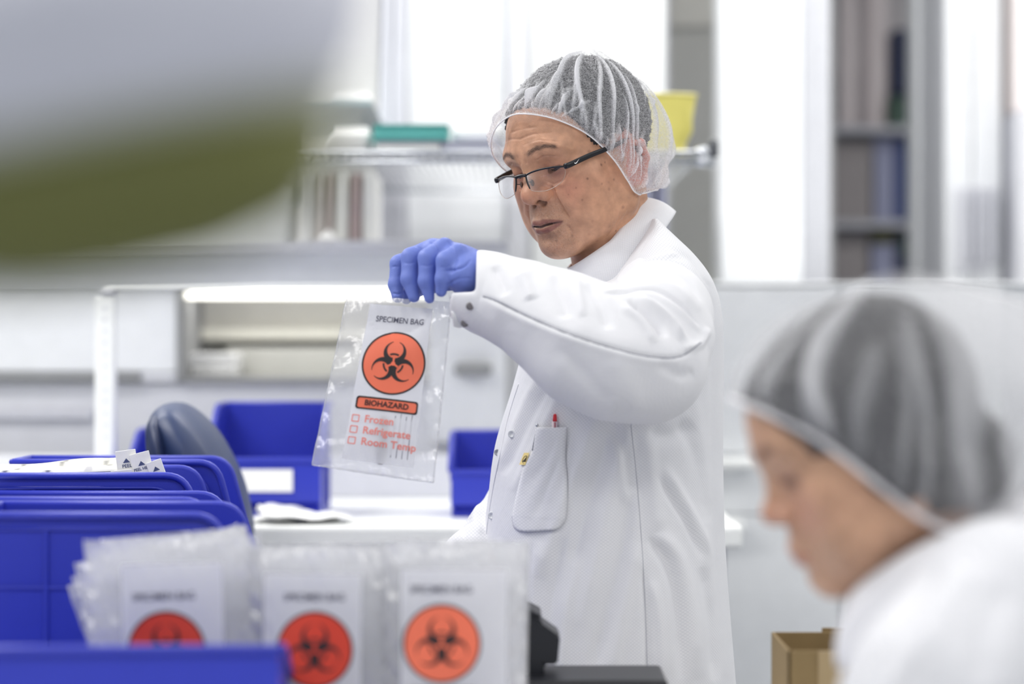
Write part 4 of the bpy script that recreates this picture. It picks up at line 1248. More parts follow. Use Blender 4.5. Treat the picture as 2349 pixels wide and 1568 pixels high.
def weave(o, A):
    a = o.data.attributes.new('weave', 'FLOAT_VECTOR', 'POINT')
    a.data.foreach_set('vector', np.c_[A[:, 0], A[:, 1], np.zeros(len(A))].astype(np.float32).ravel())

def cap_mat(name, base_op=.42, fib=.42):
    """thin non-woven: part see-through, fibres and gathered folds denser"""
    m = bpy.data.materials.new(name); m.use_nodes = True
    nt = m.node_tree; N = nt.nodes; L = nt.links
    for n in list(N): N.remove(n)
    out = N.new('ShaderNodeOutputMaterial'); tr = N.new('ShaderNodeBsdfTransparent'); df = N.new('ShaderNodeBsdfDiffuse'); tl = N.new('ShaderNodeBsdfTranslucent')
    for b in (df, tl): b.inputs['Color'].default_value = rgb(244, 244, 247)
    m0 = N.new('ShaderNodeMixShader'); m0.inputs['Fac'].default_value = .35
    L.new(df.outputs[0], m0.inputs[1]); L.new(tl.outputs[0], m0.inputs[2])
    at = N.new('ShaderNodeAttribute'); at.attribute_name = 'pleat'
    tc = N.new('ShaderNodeTexCoord')
    wv = []
    for i, (rx, ry, rz_, sc_) in enumerate(((.3, .8, .2, 330), (1.2, .2, 1.9, 380), (2.3, 1.1, .7, 300), (.9, 2.2, 2.6, 420), (1.8, 1.7, .1, 480))):
        mp = N.new('ShaderNodeMapping'); mp.inputs['Rotation'].default_value = (rx, ry, rz_); mp.inputs['Scale'].default_value = (1, .22, 1)
        L.new(tc.outputs['Object'], mp.inputs['Vector'])
        v = N.new('ShaderNodeTexNoise'); v.inputs['Scale'].default_value = sc_; v.inputs['Detail'].default_value = 1.5
        L.new(mp.outputs[0], v.inputs['Vector'])
        sb = N.new('ShaderNodeMath'); sb.operation = 'SUBTRACT'; sb.inputs[1].default_value = .5; L.new(v.outputs['Fac'], sb.inputs[0])
        ab = N.new('ShaderNodeMath'); ab.operation = 'ABSOLUTE'; L.new(sb.outputs[0], ab.inputs[0])
        r = N.new('ShaderNodeMapRange'); r.inputs['From Min'].default_value = .006; r.inputs['From Max'].default_value = .026; r.inputs['To Min'].default_value = fib; r.inputs['To Max'].default_value = 0
        L.new(ab.outputs[0], r.inputs['Value']); wv.append(r)
    s = wv[0].outputs[0]
    for r in wv[1:]:
        a = N.new('ShaderNodeMath'); a.operation = 'MAXIMUM'; L.new(s, a.inputs[0]); L.new(r.outputs[0], a.inputs[1]); s = a.outputs[0]
    ad = N.new('ShaderNodeMath'); ad.operation = 'ADD'; ad.inputs[1].default_value = base_op; L.new(s, ad.inputs[0])
    ad2 = N.new('ShaderNodeMath'); ad2.operation = 'ADD'; ad2.use_clamp = True; L.new(ad.outputs[0], ad2.inputs[0]); L.new(at.outputs['Fac'], ad2.inputs[1])
    m1 = N.new('ShaderNodeMixShader'); L.new(ad2.outputs[0], m1.inputs['Fac']); L.new(tr.outputs[0], m1.inputs[1]); L.new(m0.outputs[0], m1.inputs[2])
    L.new(m1.outputs[0], out.inputs['Surface'])
    return m
M_cap = cap_mat('cap_nonwoven', .13)
M_elastic = mat('cap_elastic', (240, 238, 240), .8)

def slerp_rows(A, B, t):
    A = A/np.linalg.norm(A, axis=1)[:, None]; B = B/np.linalg.norm(B, axis=1)[:, None]
    d = np.clip((A*B).sum(1), -1, 1); th = np.arccos(d)[:, None]; sn = np.sin(th)+1e-9
    return (np.sin((1-t)*th)*A+np.sin(t*th)*B)/sn

def bouffant(ring, centre, apex_dir, outer, nu, nv, folds, seed, pleat_amp=.004, gather=46):
    """ring: closed control points of the elastic edge; outer(dirs)->radius; folds: list of (u, width, v0, v1, amp, drift)"""
    rg = np.random.default_rng(seed)
    Rg = catmull(ring, nu, True); c = np.array(centre)
    A = Rg-c; ra = np.linalg.norm(A, axis=1)
    B = np.tile(np.array(apex_dir, float), (nu, 1))
    V = np.zeros((nv, nu, 3)); D = np.zeros((nv, nu))
    u = np.arange(nu)/nu
    ph = rg.uniform(0, 6.28, 12)
    for i in range(nv):
        v = i/(nv-1)
        dr = slerp_rows(A, B, v*.995)
        Re = outer(dr)
        s = min(1, v/.28); s = s*s*(3-2*s)
        r = ra*(1-s)+Re*s
        if v > 0: r = np.maximum(r, ra*(1-min(1, v/.3))+0)
        # gathers that start at the elastic and die away
        g = np.zeros(nu)
        e = min(1, v/.04)*math.exp(-v/.22)
        g += pleat_amp*.55*e*(np.sin(2*np.pi*gather*u+2*np.sin(2*np.pi*3*u+ph[0]))+.6*np.sin(2*np.pi*(gather*.57)*u+ph[1]))
        g += .0025*min(1, v/.2)*(1-v)*(np.sin(2*np.pi*9*u+ph[2]+5*v)+np.sin(2*np.pi*5*u+ph[3]-7*v))
        dens = .10*e*(.5+.5*np.sin(2*np.pi*gather*u+2*np.sin(2*np.pi*3*u+ph[0])))
        for (uf, w, v0, v1, amp, drift, de) in folds:
            if v < v0 or v > v1: continue
            tt = (v-v0)/(v1-v0); k = math.sin(math.pi*min(max(tt, 0.02), .98))**.6
            uc = uf+drift*(v-v0)+.004*math.sin(9*v+uf*40)
            du = (u-uc+.5) % 1-.5
            wv = w*(.6+.9*tt)
            q = np.exp(-(du/wv)**2)
            g += amp*k*q; dens += de*k*np.exp(-(du/(wv*.85))**4)
        dens += .55*math.exp(-(v/.012)**2)
        V[i] = c+dr*(r+g)[:, None]; D[i] = dens
    Q = grid_faces(nv, nu, True)
    return V.reshape(-1, 3), Q, D.ravel(), Rg

# ================================================================== the standing man
MP = Pose(rot3(-48, 17.4, -5), (.091, 2.951, CAMZ+.220), 0.98)
man = empty('person', (.11, 2.95, 0), label='standing man in white lab coat, hair cap and glasses holding up a specimen bag', cat='person')
nb = MP.inv(np.array([tuple(px(1410, 575, 2.955)), tuple(px(1425, 680, 2.96))]))
hf = head_field(.00115, [(0, .028, -.040), tuple(nb[0]), tuple(nb[1])], [.044, .050, .064])
V, Q, E = hf.mesh(2)
del hf
N = normals(V, Q)
def fpt(x, z):
    """front surface point of the face over (x, z)"""
    m = np.where(V[:, 1] < -.02)[0]
    d = (V[m, 0]-x)**2+(V[m, 2]-z)**2-.02*0*V[m, 1]
    c = m[np.argsort(d)[:6]]
    return V[c[np.argmin(V[c, 1])]]
def fl(*p): return np.array([fpt(*q) for q in p])
# sculpting: forehead lines, frown, crow's feet, eye bags, nose-to-mouth folds, jowl lines
for line, w, a in (
    (fl((-.045, .053), (-.02, .056), (0, .054), (.02, .057), (.045, .052)), .0014, -.0011),
    (fl((-.04, .062), (-.01, .065), (.02, .065), (.048, .058)), .0014, -.0010),
    (fl((.005, .046), (.03, .0475), (.052, .040)), .0012, -.0009),
    (fl((.016, .046), (.035, .046), (.053, .034), (.060, .022)), .0028, .0012),
    (fl((.006, .022), (.0065, .036)), .0013, -.0012), (fl((-.006, .022), (-.0065, .036)), .0013, -.0012),
    (fl((.018, -.002), (.028, -.009), (.042, -.007), (.050, .001)), .0016, -.0013),
    (fl((.020, -.006), (.032, -.013), (.046, -.010)), .003, .0010),
    (fl((-.018, -.002), (-.028, -.009), (-.042, -.007)), .0016, -.0013),
    (fl((.018, .0235), (.030, .0265), (.045, .022)), .0011, -.0012), (fl((-.018, .0235), (-.030, .0265), (-.045, .022)), .0011, -.0012),
    (fl((.050, .012), (.060, .018)), .0010, -.0006), (fl((.050, .008), (.061, .007)), .0010, -.0006),
    (fl((.0245, -.012), (.028, -.026), (.033, -.043), (.036, -.055)), .0020, -.0024),
    (fl((.028, -.018), (.034, -.030), (.041, -.044)), .0055, .0022),
    (fl((-.0245, -.012), (-.028, -.026), (-.033, -.043), (-.036, -.055)), .0020, -.0024),
    (fl((-.028, -.018), (-.034, -.030), (-.041, -.044)), .0055, .0022),
    (fl((.030, -.060), (.033, -.070), (.032, -.078)), .0022, -.0014),
    (fl((.0235, -.009), (.0265, -.018), (.0235, -.027)), .0018, -.0018),
    (fl((-.0235, -.009), (-.0265, -.018), (-.0235, -.027)), .0018, -.0018)):
    V = disp3(V, N, line, w, a)
def npt(p): return V[np.argmin(((V-np.array(p))**2).sum(1))]
for P_, w, a in (([(.062, -.030, -.050), (.056, -.036, -.066), (.046, -.044, -.082)], .0016, -.0013), ([(.066, -.018, -.046), (.062, -.022, -.066), (.052, -.030, -.086)], .0018, -.0015),
                 ([(.055, -.02, -.10), (.052, -.01, -.12)], .002, -.0015)):
    V = disp3(V, N, np.array([npt(q) for q in P_]), w, a)
N = normals(V, Q)
# skin tones, plus the lens's dark reflection painted below the eyes
base = np.array(rgb(200, 151, 121)[:3]); C = np.tile(base, (len(V), 1))
def paint(mask, col): 
    global C
    mask = np.clip(mask, 0, 1)[:, None]; C = C*(1-mask)+np.array(rgb(*col)[:3])*mask
x, y, z = V.T
paint(.55*np.exp(-(((np.abs(x)-.048)/.022)**2+((z+.018)/.022)**2))*(y < -.02), (192, 128, 106))
paint(.5*np.exp(-(((x)/.022)**2+((z+.016)/.014)**2))*(y < -.08), (196, 134, 110))
paint(.6*(np.abs(x) > .0765)*(y > -.0145)*(z > -.040)*(y < .04), (206, 120, 112))
paint(.42*np.exp(-((x/.040)**4+((z+.066)/.040)**4))*(y < -.03), (150, 116, 98))
spk = RNG.random(len(V)); paint(.14*(spk > .72)*np.exp(-((x/.036)**4+((z+.062)/.036)**4))*(y < -.03), (205, 190, 178))
paint(.30*((spk < .12))*np.exp(-((x/.036)**4+((z+.062)/.036)**4))*(y < -.03), (84, 66, 60))
def lip_line(line, r, tp):
    d, t = poly_dist(V[:, [0, 2]], catmull(line, 40))
    return d-r*(1-tp*np.abs(2*t-1)**2.5)
lipd = np.minimum(lip_line([(-.029, -.0550), (-.020, -.0528), (-.009, -.0500), (0, -.0510), (.009, -.0500), (.020, -.0528), (.029, -.0550)], .0030, .80),
                  lip_line([(-.028, -.0562), (-.018, -.0592), (-.008, -.0615), (0, -.0620), (.008, -.0615), (.018, -.0592), (.028, -.0562)], .0038, .80))
paint(.85*np.clip(-lipd/.0014+.5, 0, 1)*(y < -.06), (136, 86, 78))
paint(.90*(y < -.06)*np.clip(-lip_line([(-.0285, -.0556), (-.020, -.0550), (-.010, -.0548), (0, -.0562), (.010, -.0548), (.020, -.0550), (.0285, -.0556)], .0017, .85)/.0009+.4, 0, 1), (58, 34, 34))
for s in (1, -1): paint(.9*np.exp(-(((x-s*.0088)/.0056)**2+((y+.0985)/.0080)**2+((z+.0250)/.0055)**2)**2), (44, 24, 22))
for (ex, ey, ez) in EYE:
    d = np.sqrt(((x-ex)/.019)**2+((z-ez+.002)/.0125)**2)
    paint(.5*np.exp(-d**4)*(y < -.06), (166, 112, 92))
    arc = [(ex+.0145*math.sin(t*.86), ey-.0135*math.cos(t*.86)-.0008, ez-.0040+.0022-.0022*(1-t*t)) for t in np.linspace(-.9, .9, 9)]
    paint(.95*np.exp(-(poly_dist(V, arc)[0]/.0017)**2), (40, 28, 26))
    paint(.50*np.exp(-(((x-ex-.004*np.sign(ex))/.017)**2+((z-ez+.0105)/.0075)**2)**2)*(y < -.06), (140, 94, 82))  # dark reflection of the lens, painted into the skin under each eye
for s in (1, -1):
    bl = fl((s*.014, .0345), (s*.024, .0385), (s*.037, .0395), (s*.049, .035))
    d, t = poly_dist(V, bl); paint(.62*np.exp(-(d/(.0040*(1-.35*t)))**2), (96, 76, 66))
for (mx_, my_, mz_, r, k) in ((.062, -.045, -.004, .0018, .8), (.053, -.060, -.014, .0014, .8), (.067, -.036, -.002, .0012, .7), (.058, -.052, -.024, .0013, .5), (.066, -.030, -.026, .0013, .6),
                           (.047, -.066, -.020, .0012, .5), (.060, -.044, -.034, .0022, .4), (.064, -.028, -.058, .0022, .4), (.053, -.035, -.086, .0012, .8), (.060, -.050, .016, .0022, .4), (.066, -.035, .028, .0014, .5),
                           (.040, -.071, -.026, .0011, .5), (.046, -.062, -.036, .0013, .45), (.030, -.084, -.078, .0016, .5), (.012, -.094, -.078, .0020, .4)):
    p = npt((mx_, my_, mz_)); paint(k*np.exp(-(((V-p)**2).sum(1)/r**2)**1.5), (104, 66, 54))
for k in range(70):
    p = V[RNG.integers(len(V))]
    if p[1] < 0 and p[0] > .02 and p[2] < .05: paint(.28*np.exp(-((V-p)**2).sum(1)/(.0010+.0010*RNG.random())**2), (128, 84, 68))
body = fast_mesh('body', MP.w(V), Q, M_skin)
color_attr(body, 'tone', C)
attach(body, man)
VM, NM, Q0 = V, N, Q
def hpart(name, pts, rad, m, **k): return attach(tube(name, MP.w(pts), rad, m, **k), man)
# eyeballs
for (ex, ey, ez) in EYE:
    c = MP.w([(ex, ey+.0008, ez)])[0]
    dirv = MP.R @ np.array([0, -math.cos(.35), -math.sin(.35)])
    q = Vector((0, 0, 1)).rotation_difference(Vector(dirv)).to_matrix().to_4x4()
    prof = [(.0128*math.sin(a), .0128*math.cos(a)) for a in np.linspace(.02, math.pi-.02, 18)]
    e_ = attach(lathe('eye', [(r, z_) for r, z_ in prof], M_eye, None, 24, Matrix.Translation(c) @ q), man)
    ir = lathe('iris', [(.0005, .01305), (.003, .01285), (.0082, .0102), (.0086, .0094)], M_iris, None, 20, Matrix.Translation(c) @ q)
    attach(ir, e_)
# eyebrow hairs
hv, hfq = [], []
for s in (1, -1):
    bl = catmull(fl((s*.014, .0340), (s*.024, .038), (s*.037, .0390), (s*.050, .034)), 40)
    for k in range(260):
        t = RNG.random(); i = int(t*38); p = bl[i]+np.array([0, 0, RNG.normal(0, .0019*(1-.40*t))])
        p = npt(p); n_ = NM[np.argmin(((VM-p)**2).sum(1))]
        dr = np.array([s*(.75+.25*t), 0, .45*(1-t)-.40*t]); dr = dr-n_*dr.dot(n_); dr /= np.linalg.norm(dr)
        sd = np.cross(n_, dr); L_ = .0035+.003*RNG.random(); o_ = len(hv)
        a = p+n_*.0002; hv += [a-sd*.00009, a+sd*.00009, a+dr*L_+n_*.0006]; hfq.append((o_, o_+1, o_+2))
eb = attach(link_mesh('eyebrow_hair', MP.w(hv), hfq, mat('brow_hair', (70, 58, 54), .7), smooth=False), man); eb['kind'] = 'stuff'
# hair: a close shell over the skull, ending at the hairline
f = Field((-.10, -.12, -.09), (.10, .13, .15), .0018)
f.ell((0, .008, .047), (.0800, .0940, .0835), 0)
f.ell((0, -.030, .050), (.067, .066, .056), .02)
f.ell((0, -.100, .016), (.105, .066, .074), .010, 'sub')
f.ell((0, -.060, -.070), (.12, .085, .075), .010, 'sub')
for s in (1, -1): f.ell((s*.09, .004, -.020), (.03, .020, .036), .006, 'sub')
Vh, Qh, Eh = f.mesh(1)
Nh = normals(Vh, Qh)
Vh = Vh+Nh*(.0016*np.sin(Vh[:, 0]*420+Vh[:, 2]*150)*np.sin(Vh[:, 1]*380+Vh[:, 2]*240)+.0008*RNG.normal(size=len(Vh)))[:, None]
attach(fast_mesh('hair', MP.w(Vh), Qh, M_hair), man)

# ------------------------------------------------------------------ hair cap
ring = [(0, -.1005, .084), (.028, -.094, .080), (.052, -.075, .064), (.070, -.050, .036), (.0785, -.030, .000), (.083, -.021, -.030), (.080, -.008, -.050), (.068, .036, -.056), (.036, .066, -.060), (0, .078, -.056),
        (-.036, .082, -.050), (-.066, .050, -.050), (-.080, .012, -.045), (-.083, -.030, -.010), (-.078, -.068, .020), (-.064, -.090, .048), (-.036, -.099, .072)]
def outer_man(d):
    r = np.array([.087, .103, .100]); Re = 1/np.sqrt(((d/r)**2).sum(1))
    Re += .024*np.exp(-((d-np.array([.10, .90, -.36]))**2).sum(1)/.16)      # loose bag at the nape
    Re += .022*np.exp(-((d-np.array([-.70, -.62, .30]))**2).sum(1)/.12)     # loose far front corner
    Re += .010*np.exp(-((d-np.array([.10, .40, .90]))**2).sum(1)/.04)       # peak on top
    return Re
folds = []
rg_ = np.random.default_rng(12)
for uf, w, v0, v1, amp, dr_, de in ((.045, .006, .02, .34, .006, .05, .45), (.078, .0085, .02, .40, .008, .03, .42), (.100, .0100, .03, .92, .011, -.015, .60), (.118, .006, .02, .34, .006, .05, .45), (.140, .0060, .03, .62, .007, .015, .45),
                                   (.160, .0065, .02, .90, .009, -.02, .62), (.178, .004, .02, .30, .005, .05, .35), (.196, .0060, .02, .80, .009, .02, .60), (.232, .0065, .02, .88, .010, .0, .60), (.262, .005, .02, .5, .007, .03, .45), (.30, .007, .02, .85, .009, 0, .5), (.34, .007, .02, .7, .008, -.01, .45),
                                   (.010, .006, .02, .36, .005, .06, .4), (.975, .006, .02, .34, .005, .05, .4), (.94, .006, .02, .4, .006, .04, .45), (.39, .007, .02, .7, .007, 0, .4), (.45, .007, .02, .7, .007, 0, .4)):
    folds.append((uf, w, v0, v1, amp, dr_, de))
for k in range(60):
    folds.append((rg_.random(), .0022+.003*rg_.random(), .02, .10+.30*rg_.random()**2, .003+.003*rg_.random(), .12*rg_.normal(), .16+.24*rg_.random()))
for k in range(26):
    v_ = .3+.5*rg_.random(); folds.append((rg_.random(), .0012+.0012*rg_.random(), v_, v_+.12+.15*rg_.random(), .0025, .35*rg_.normal(), .18+.12*rg_.random()))
def clear_of(Vc, centre, meshes, gap):
    trees = [BVHTree.FromPolygons([tuple(v) for v in a], [tuple(int(i) for i in q) for q in b]) for a, b in meshes]
    c = Vector(centre); out = Vc.copy()
    for i, p in enumerate(Vc):
        d = Vector(p)-c; L_ = d.length; d /= L_
        far = 0
        for t in trees:
            h = t.ray_cast(c+d*.3, -d)
            if h[0] is not None: far = max(far, (h[0]-c).length)
        if far+gap > L_: out[i] = c+d*(far+gap)
    return out
Vc, Qc, Dc, Rg = bouffant(ring, (0, .010, .030), (.04, .36, .93), outer_man, 720, 190, folds, 5)
Vc = clear_of(Vc, (0, .010, .030), [(Vh, Qh), (VM[::1], Q0)], .0012)
cap_o = attach(fast_mesh('hair_cap', MP.w(Vc), Qc, M_cap), man)
color_attr(cap_o, 'pleat', Dc)
cap_o['label'] = 'translucent white gathered hair cap'
attach(link_mesh('cap_elastic', *tube_arrays(MP.w(Vc[:720]), .0008, 6, True), M_elastic), man)

# ------------------------------------------------------------------ glasses
gl = empty('glasses', tuple(MP.w([(0, -.11, .0)])[0])); attach(gl, man)
def G(o): return attach(o, gl)
def lens_mat():
    m = bpy.data.materials.new('lens_glass'); m.use_nodes = True
    nt = m.node_tree; N_ = nt.nodes; L = nt.links
    for n in list(N_): N_.remove(n)
    out = N_.new('ShaderNodeOutputMaterial'); tr = N_.new('ShaderNodeBsdfTransparent'); g = N_.new('ShaderNodeBsdfGlossy'); g.inputs['Roughness'].default_value = .02
    tr.inputs['Color'].default_value = (.90, .885, .905, 1)
    fr = N_.new('ShaderNodeFresnel'); fr.inputs['IOR'].default_value = 1.5
    mx = N_.new('ShaderNodeMixShader'); L.new(fr.outputs[0], mx.inputs[0]); L.new(tr.outputs[0], mx.inputs[1]); L.new(g.outputs[0], mx.inputs[2]); L.new(mx.outputs[0], out.inputs[0])
    return m
M_lens = lens_mat()
GZ = .0085   # glasses sit low on the nose
def gp(x_, z_): return (x_, -.1125+.0000*abs(x_)+4.6*x_*x_+(-.10)*(z_-GZ)*0-.22*(-(z_-GZ)), z_)
for s in (1, -1):
    top = [(s*.0090, GZ+.0020), (s*.018, GZ+.0040), (s*.032, GZ+.0050), (s*.048, GZ+.0040), (s*.0615, GZ+.0015)]
    low = [(s*.0615, GZ+.0015), (s*.0618, GZ-.007), (s*.056, GZ-.016), (s*.040, GZ-.0210), (s*.024, GZ-.0195), (s*.013, GZ-.0145), (s*.0090, GZ+.0020)]
    T_ = catmull(top, 24); B_ = catmull(low, 36)
    edge = np.r_[T_, B_[1:-1]]
    P3 = np.array([gp(*q) for q in edge]); cen = P3.mean(0)
    rings = [P3*(k_)+cen*(1-k_) for k_ in (1, .75, .5, .25)]
    for r_ in rings:
        for i in range(len(r_)): r_[i] = gp(r_[i][0], r_[i][2])
    VV = np.concatenate(rings+[cen[None]]); n_ = len(P3)
    FF = [tuple(q) for q in grid_faces(4, n_, True)]+[(3*n_+i, 3*n_+(i+1) % n_, 4*n_) for i in range(n_)]
    G(link_mesh('lens', MP.w(VV), FF, M_lens))
    G(tube('top_rim', MP.w([gp(*q) for q in T_]), .00115, M_frame, seg=8))
    G(tube('inner_rim', MP.w([gp(*q) for q in catmull([(s*.0090, GZ+.002), (s*.0102, GZ-.006), (s*.0135, GZ-.0148)], 8)]), [.0011]*6+[.0009, .0006], M_frame, seg=8))
    G(tube('lens_edge', MP.w([gp(*q) for q in B_]), .00035, mat('lens_edge', (168, 146, 132), .2), seg=5))
    h0 = np.array(gp(s*.0615, GZ+.0012)); h1 = np.array([s*.0685, -.0905, GZ+.0018]); 
    arm = catmull([h0, (s*.0655, -.0950, GZ+.0015), h1, (s*.0735, -.060, GZ+.0045), (s*.0775, -.028, GZ+.0055), (s*.0800, -.004, GZ+.0075), (s*.0805, .006, GZ+.003), (s*.079, .014, GZ-.014)], 40)
    rad = np.interp(np.linspace(0, 1, 40), [0, .12, .3, .7, 1], [.0028, .0036, .0034, .0028, .0020])
    G(tube('temple', MP.w(arm), rad, M_frame, seg=10, flat=.45, up=MP.R @ np.array([0, 0, 1.0])))
    G(tube('pad_arm', MP.w([gp(s*.0108, GZ-.006), (s*.0112, -.1085, GZ-.0075), (s*.0100, -.1060, GZ-.0085)]), .0005, M_frame, seg=6))
    c = MP.w([(s*.0098, -.1052, GZ-.0090)])[0]
    G(lathe('nose_pad', [(.0006, -.0008), (.0024, -.0006), (.0026, 0), (.0022, .0008), (.0006, .001)], mat('pad_clear', (120, 100, 92), .2), None, 14, Matrix.Translation(c) @ Matrix(MP.R).to_4x4() @ Matrix.Rotation(math.pi/2, 4, 'Y') @ Matrix.Diagonal((1.6, 1, 1, 1))))
G(tube('bridge', MP.w(catmull([gp(-.0095, GZ+.0018), gp(-.004, GZ+.0026), gp(.004, GZ+.0026), gp(.0095, GZ+.0018)], 12)), .0020, M_frame, seg=8))
# small white curved check mark on the near temple
sw = np.array([(0, .0), (.0007, -.0008), (.0017, -.0013), (.003, -.0011), (.0078, .0020), (.0030, -.0001), (.0018, -.0003), (.0011, -.0001), (.0007, .0006)])
def tpoint(u_, v_):
    a_ = np.array([.0693, -.0875, GZ+.0018]); b_ = np.array([.0722, -.0700, GZ+.0036]); d_ = (b_-a_)/np.linalg.norm(b_-a_)
    return a_+d_*u_*1.0+np.array([0, 0, 1.0])*v_+np.array([.00215, -.0003, 0])
G(link_mesh('white_mark', MP.w([tpoint(q[0]*1.15+.001, q[1]*1.15) for q in sw]), [(0, 1, 2, 7, 8), (2, 3, 6, 7), (3, 4, 5, 6)], M_paper, smooth=False))

# ------------------------------------------------------------------ the lab coat: body of the coat
LV = np.array([  # photo row, left edge, right edge, half depth
 (504, 1494, 1508, .030), (522, 1486, 1524, .060), (545, 1470, 1547, .090), (580, 1444, 1583, .125), (615, 1420, 1612, .152), (645, 1392, 1630, .172), (668, 1310, 1640, .182), (690, 1240, 1647, .190), (740, 1222, 1654, .192),
 (800, 1200, 1656, .190), (900, 1172, 1657, .184), (1000, 1141, 1656, .180), (1060, 1129, 1656, .178), (1120, 1122, 1657, .178), (1200, 1112, 1659, .180), (1300, 1106, 1664, .186), (1420, 1100, 1673, .194), (1568, 1094, 1685, .204), (1800, 1086, 1702, .216), (2050, 1080, 1716, .226), (2320, 1076, 1728, .232)], float)
DC = 2.93
nz_, na_ = 330, 300
rows = np.interp(np.linspace(0, 1, nz_), np.linspace(0, 1, len(LV)), LV[:, 0])
rows = np.concatenate([np.linspace(504, 1568, 280), np.linspace(1575, 2320, 50)])
def smooth_col(c):
    from_ = catmull(np.c_[LV[:, 0], LV[:, c]], 2000)
    return np.interp(rows, from_[:, 0], from_[:, 1])
Lc, Rc, Dh = smooth_col(1), smooth_col(2), smooth_col(3)
ang = np.linspace(0, 2*np.pi, na_, endpoint=False)
V = np.zeros((nz_, na_, 3)); U = np.zeros((nz_, na_, 2))
for i in range(nz_):
    cx = (Lc[i]+Rc[i])/2; hx = (Rc[i]-Lc[i])/2/F*DC
    c_, s_ = np.cos(ang), np.sin(ang)
    ex = .86
    sx = np.sign(c_)*np.abs(c_)**ex; sy = np.sign(s_)*np.abs(s_)**ex
    V[i, :, 0] = (cx-1174.5)/F*DC+hx*sx
    V[i, :, 1] = DC-Dh[i]*sy
    V[i, :, 2] = CAMZ-(rows[i]-784)/F*DC
    dl = np.hypot(*np.diff(np.c_[V[i, :, 0], V[i, :, 1]], axis=0, append=V[i, :1, :2]).T)
    U[i, :, 0] = np.cumsum(dl)-dl[:na_//4].sum(); U[i, :, 1] = V[i, :, 2]
V = V.reshape(-1, 3); Q = grid_faces(nz_, na_, True)[:, ::-1]
def fold_px(V, Q, strokes):
    N = normals(V, Q)
    if (N*(V-V.mean(0))).sum() < 0: N = -N
    P = to_px(V); tc_ = np.array([0, 0, CAMZ])-V; tc_ /= np.linalg.norm(tc_, axis=1)[:, None]
    fc = (N*tc_).sum(1)
    vis = np.clip((N*tc_).sum(1)*4, 0, 1)
    g = np.zeros(len(V))
    for line, w, amp, typ in strokes:
        line = np.asarray(line, float); lo = line.min(0)-4*w; hi = line.max(0)+4*w
        m = np.where(((P > lo) & (P < hi)).all(1) & (vis > 0))[0]
        if not len(m): continue
        cl_ = catmull(line, 24) if len(line) > 2 else line
        d, t = poly_dist(P[m], cl_)
        end = np.clip(np.minimum(t, 1-t)*5+.1, 0, 1)
        if typ == 'g': q = np.exp(-(d/w)**2)
        else:
            k = np.clip((t*(len(cl_)-1)).astype(int), 0, len(cl_)-2); a = cl_[k]; b = cl_[k+1]
            sd = np.sign((b[:, 0]-a[:, 0])*(P[m, 1]-a[:, 1])-(b[:, 1]-a[:, 1])*(P[m, 0]-a[:, 0]))*d   # >0: right of the stroke as drawn on the photo
            q = np.where(sd > 0, np.exp(-(sd/w)**1.3), np.exp(-(sd/2.0)**2))
        g[m] += amp*.001*q*end*vis[m]
    return V+N*g[:, None]
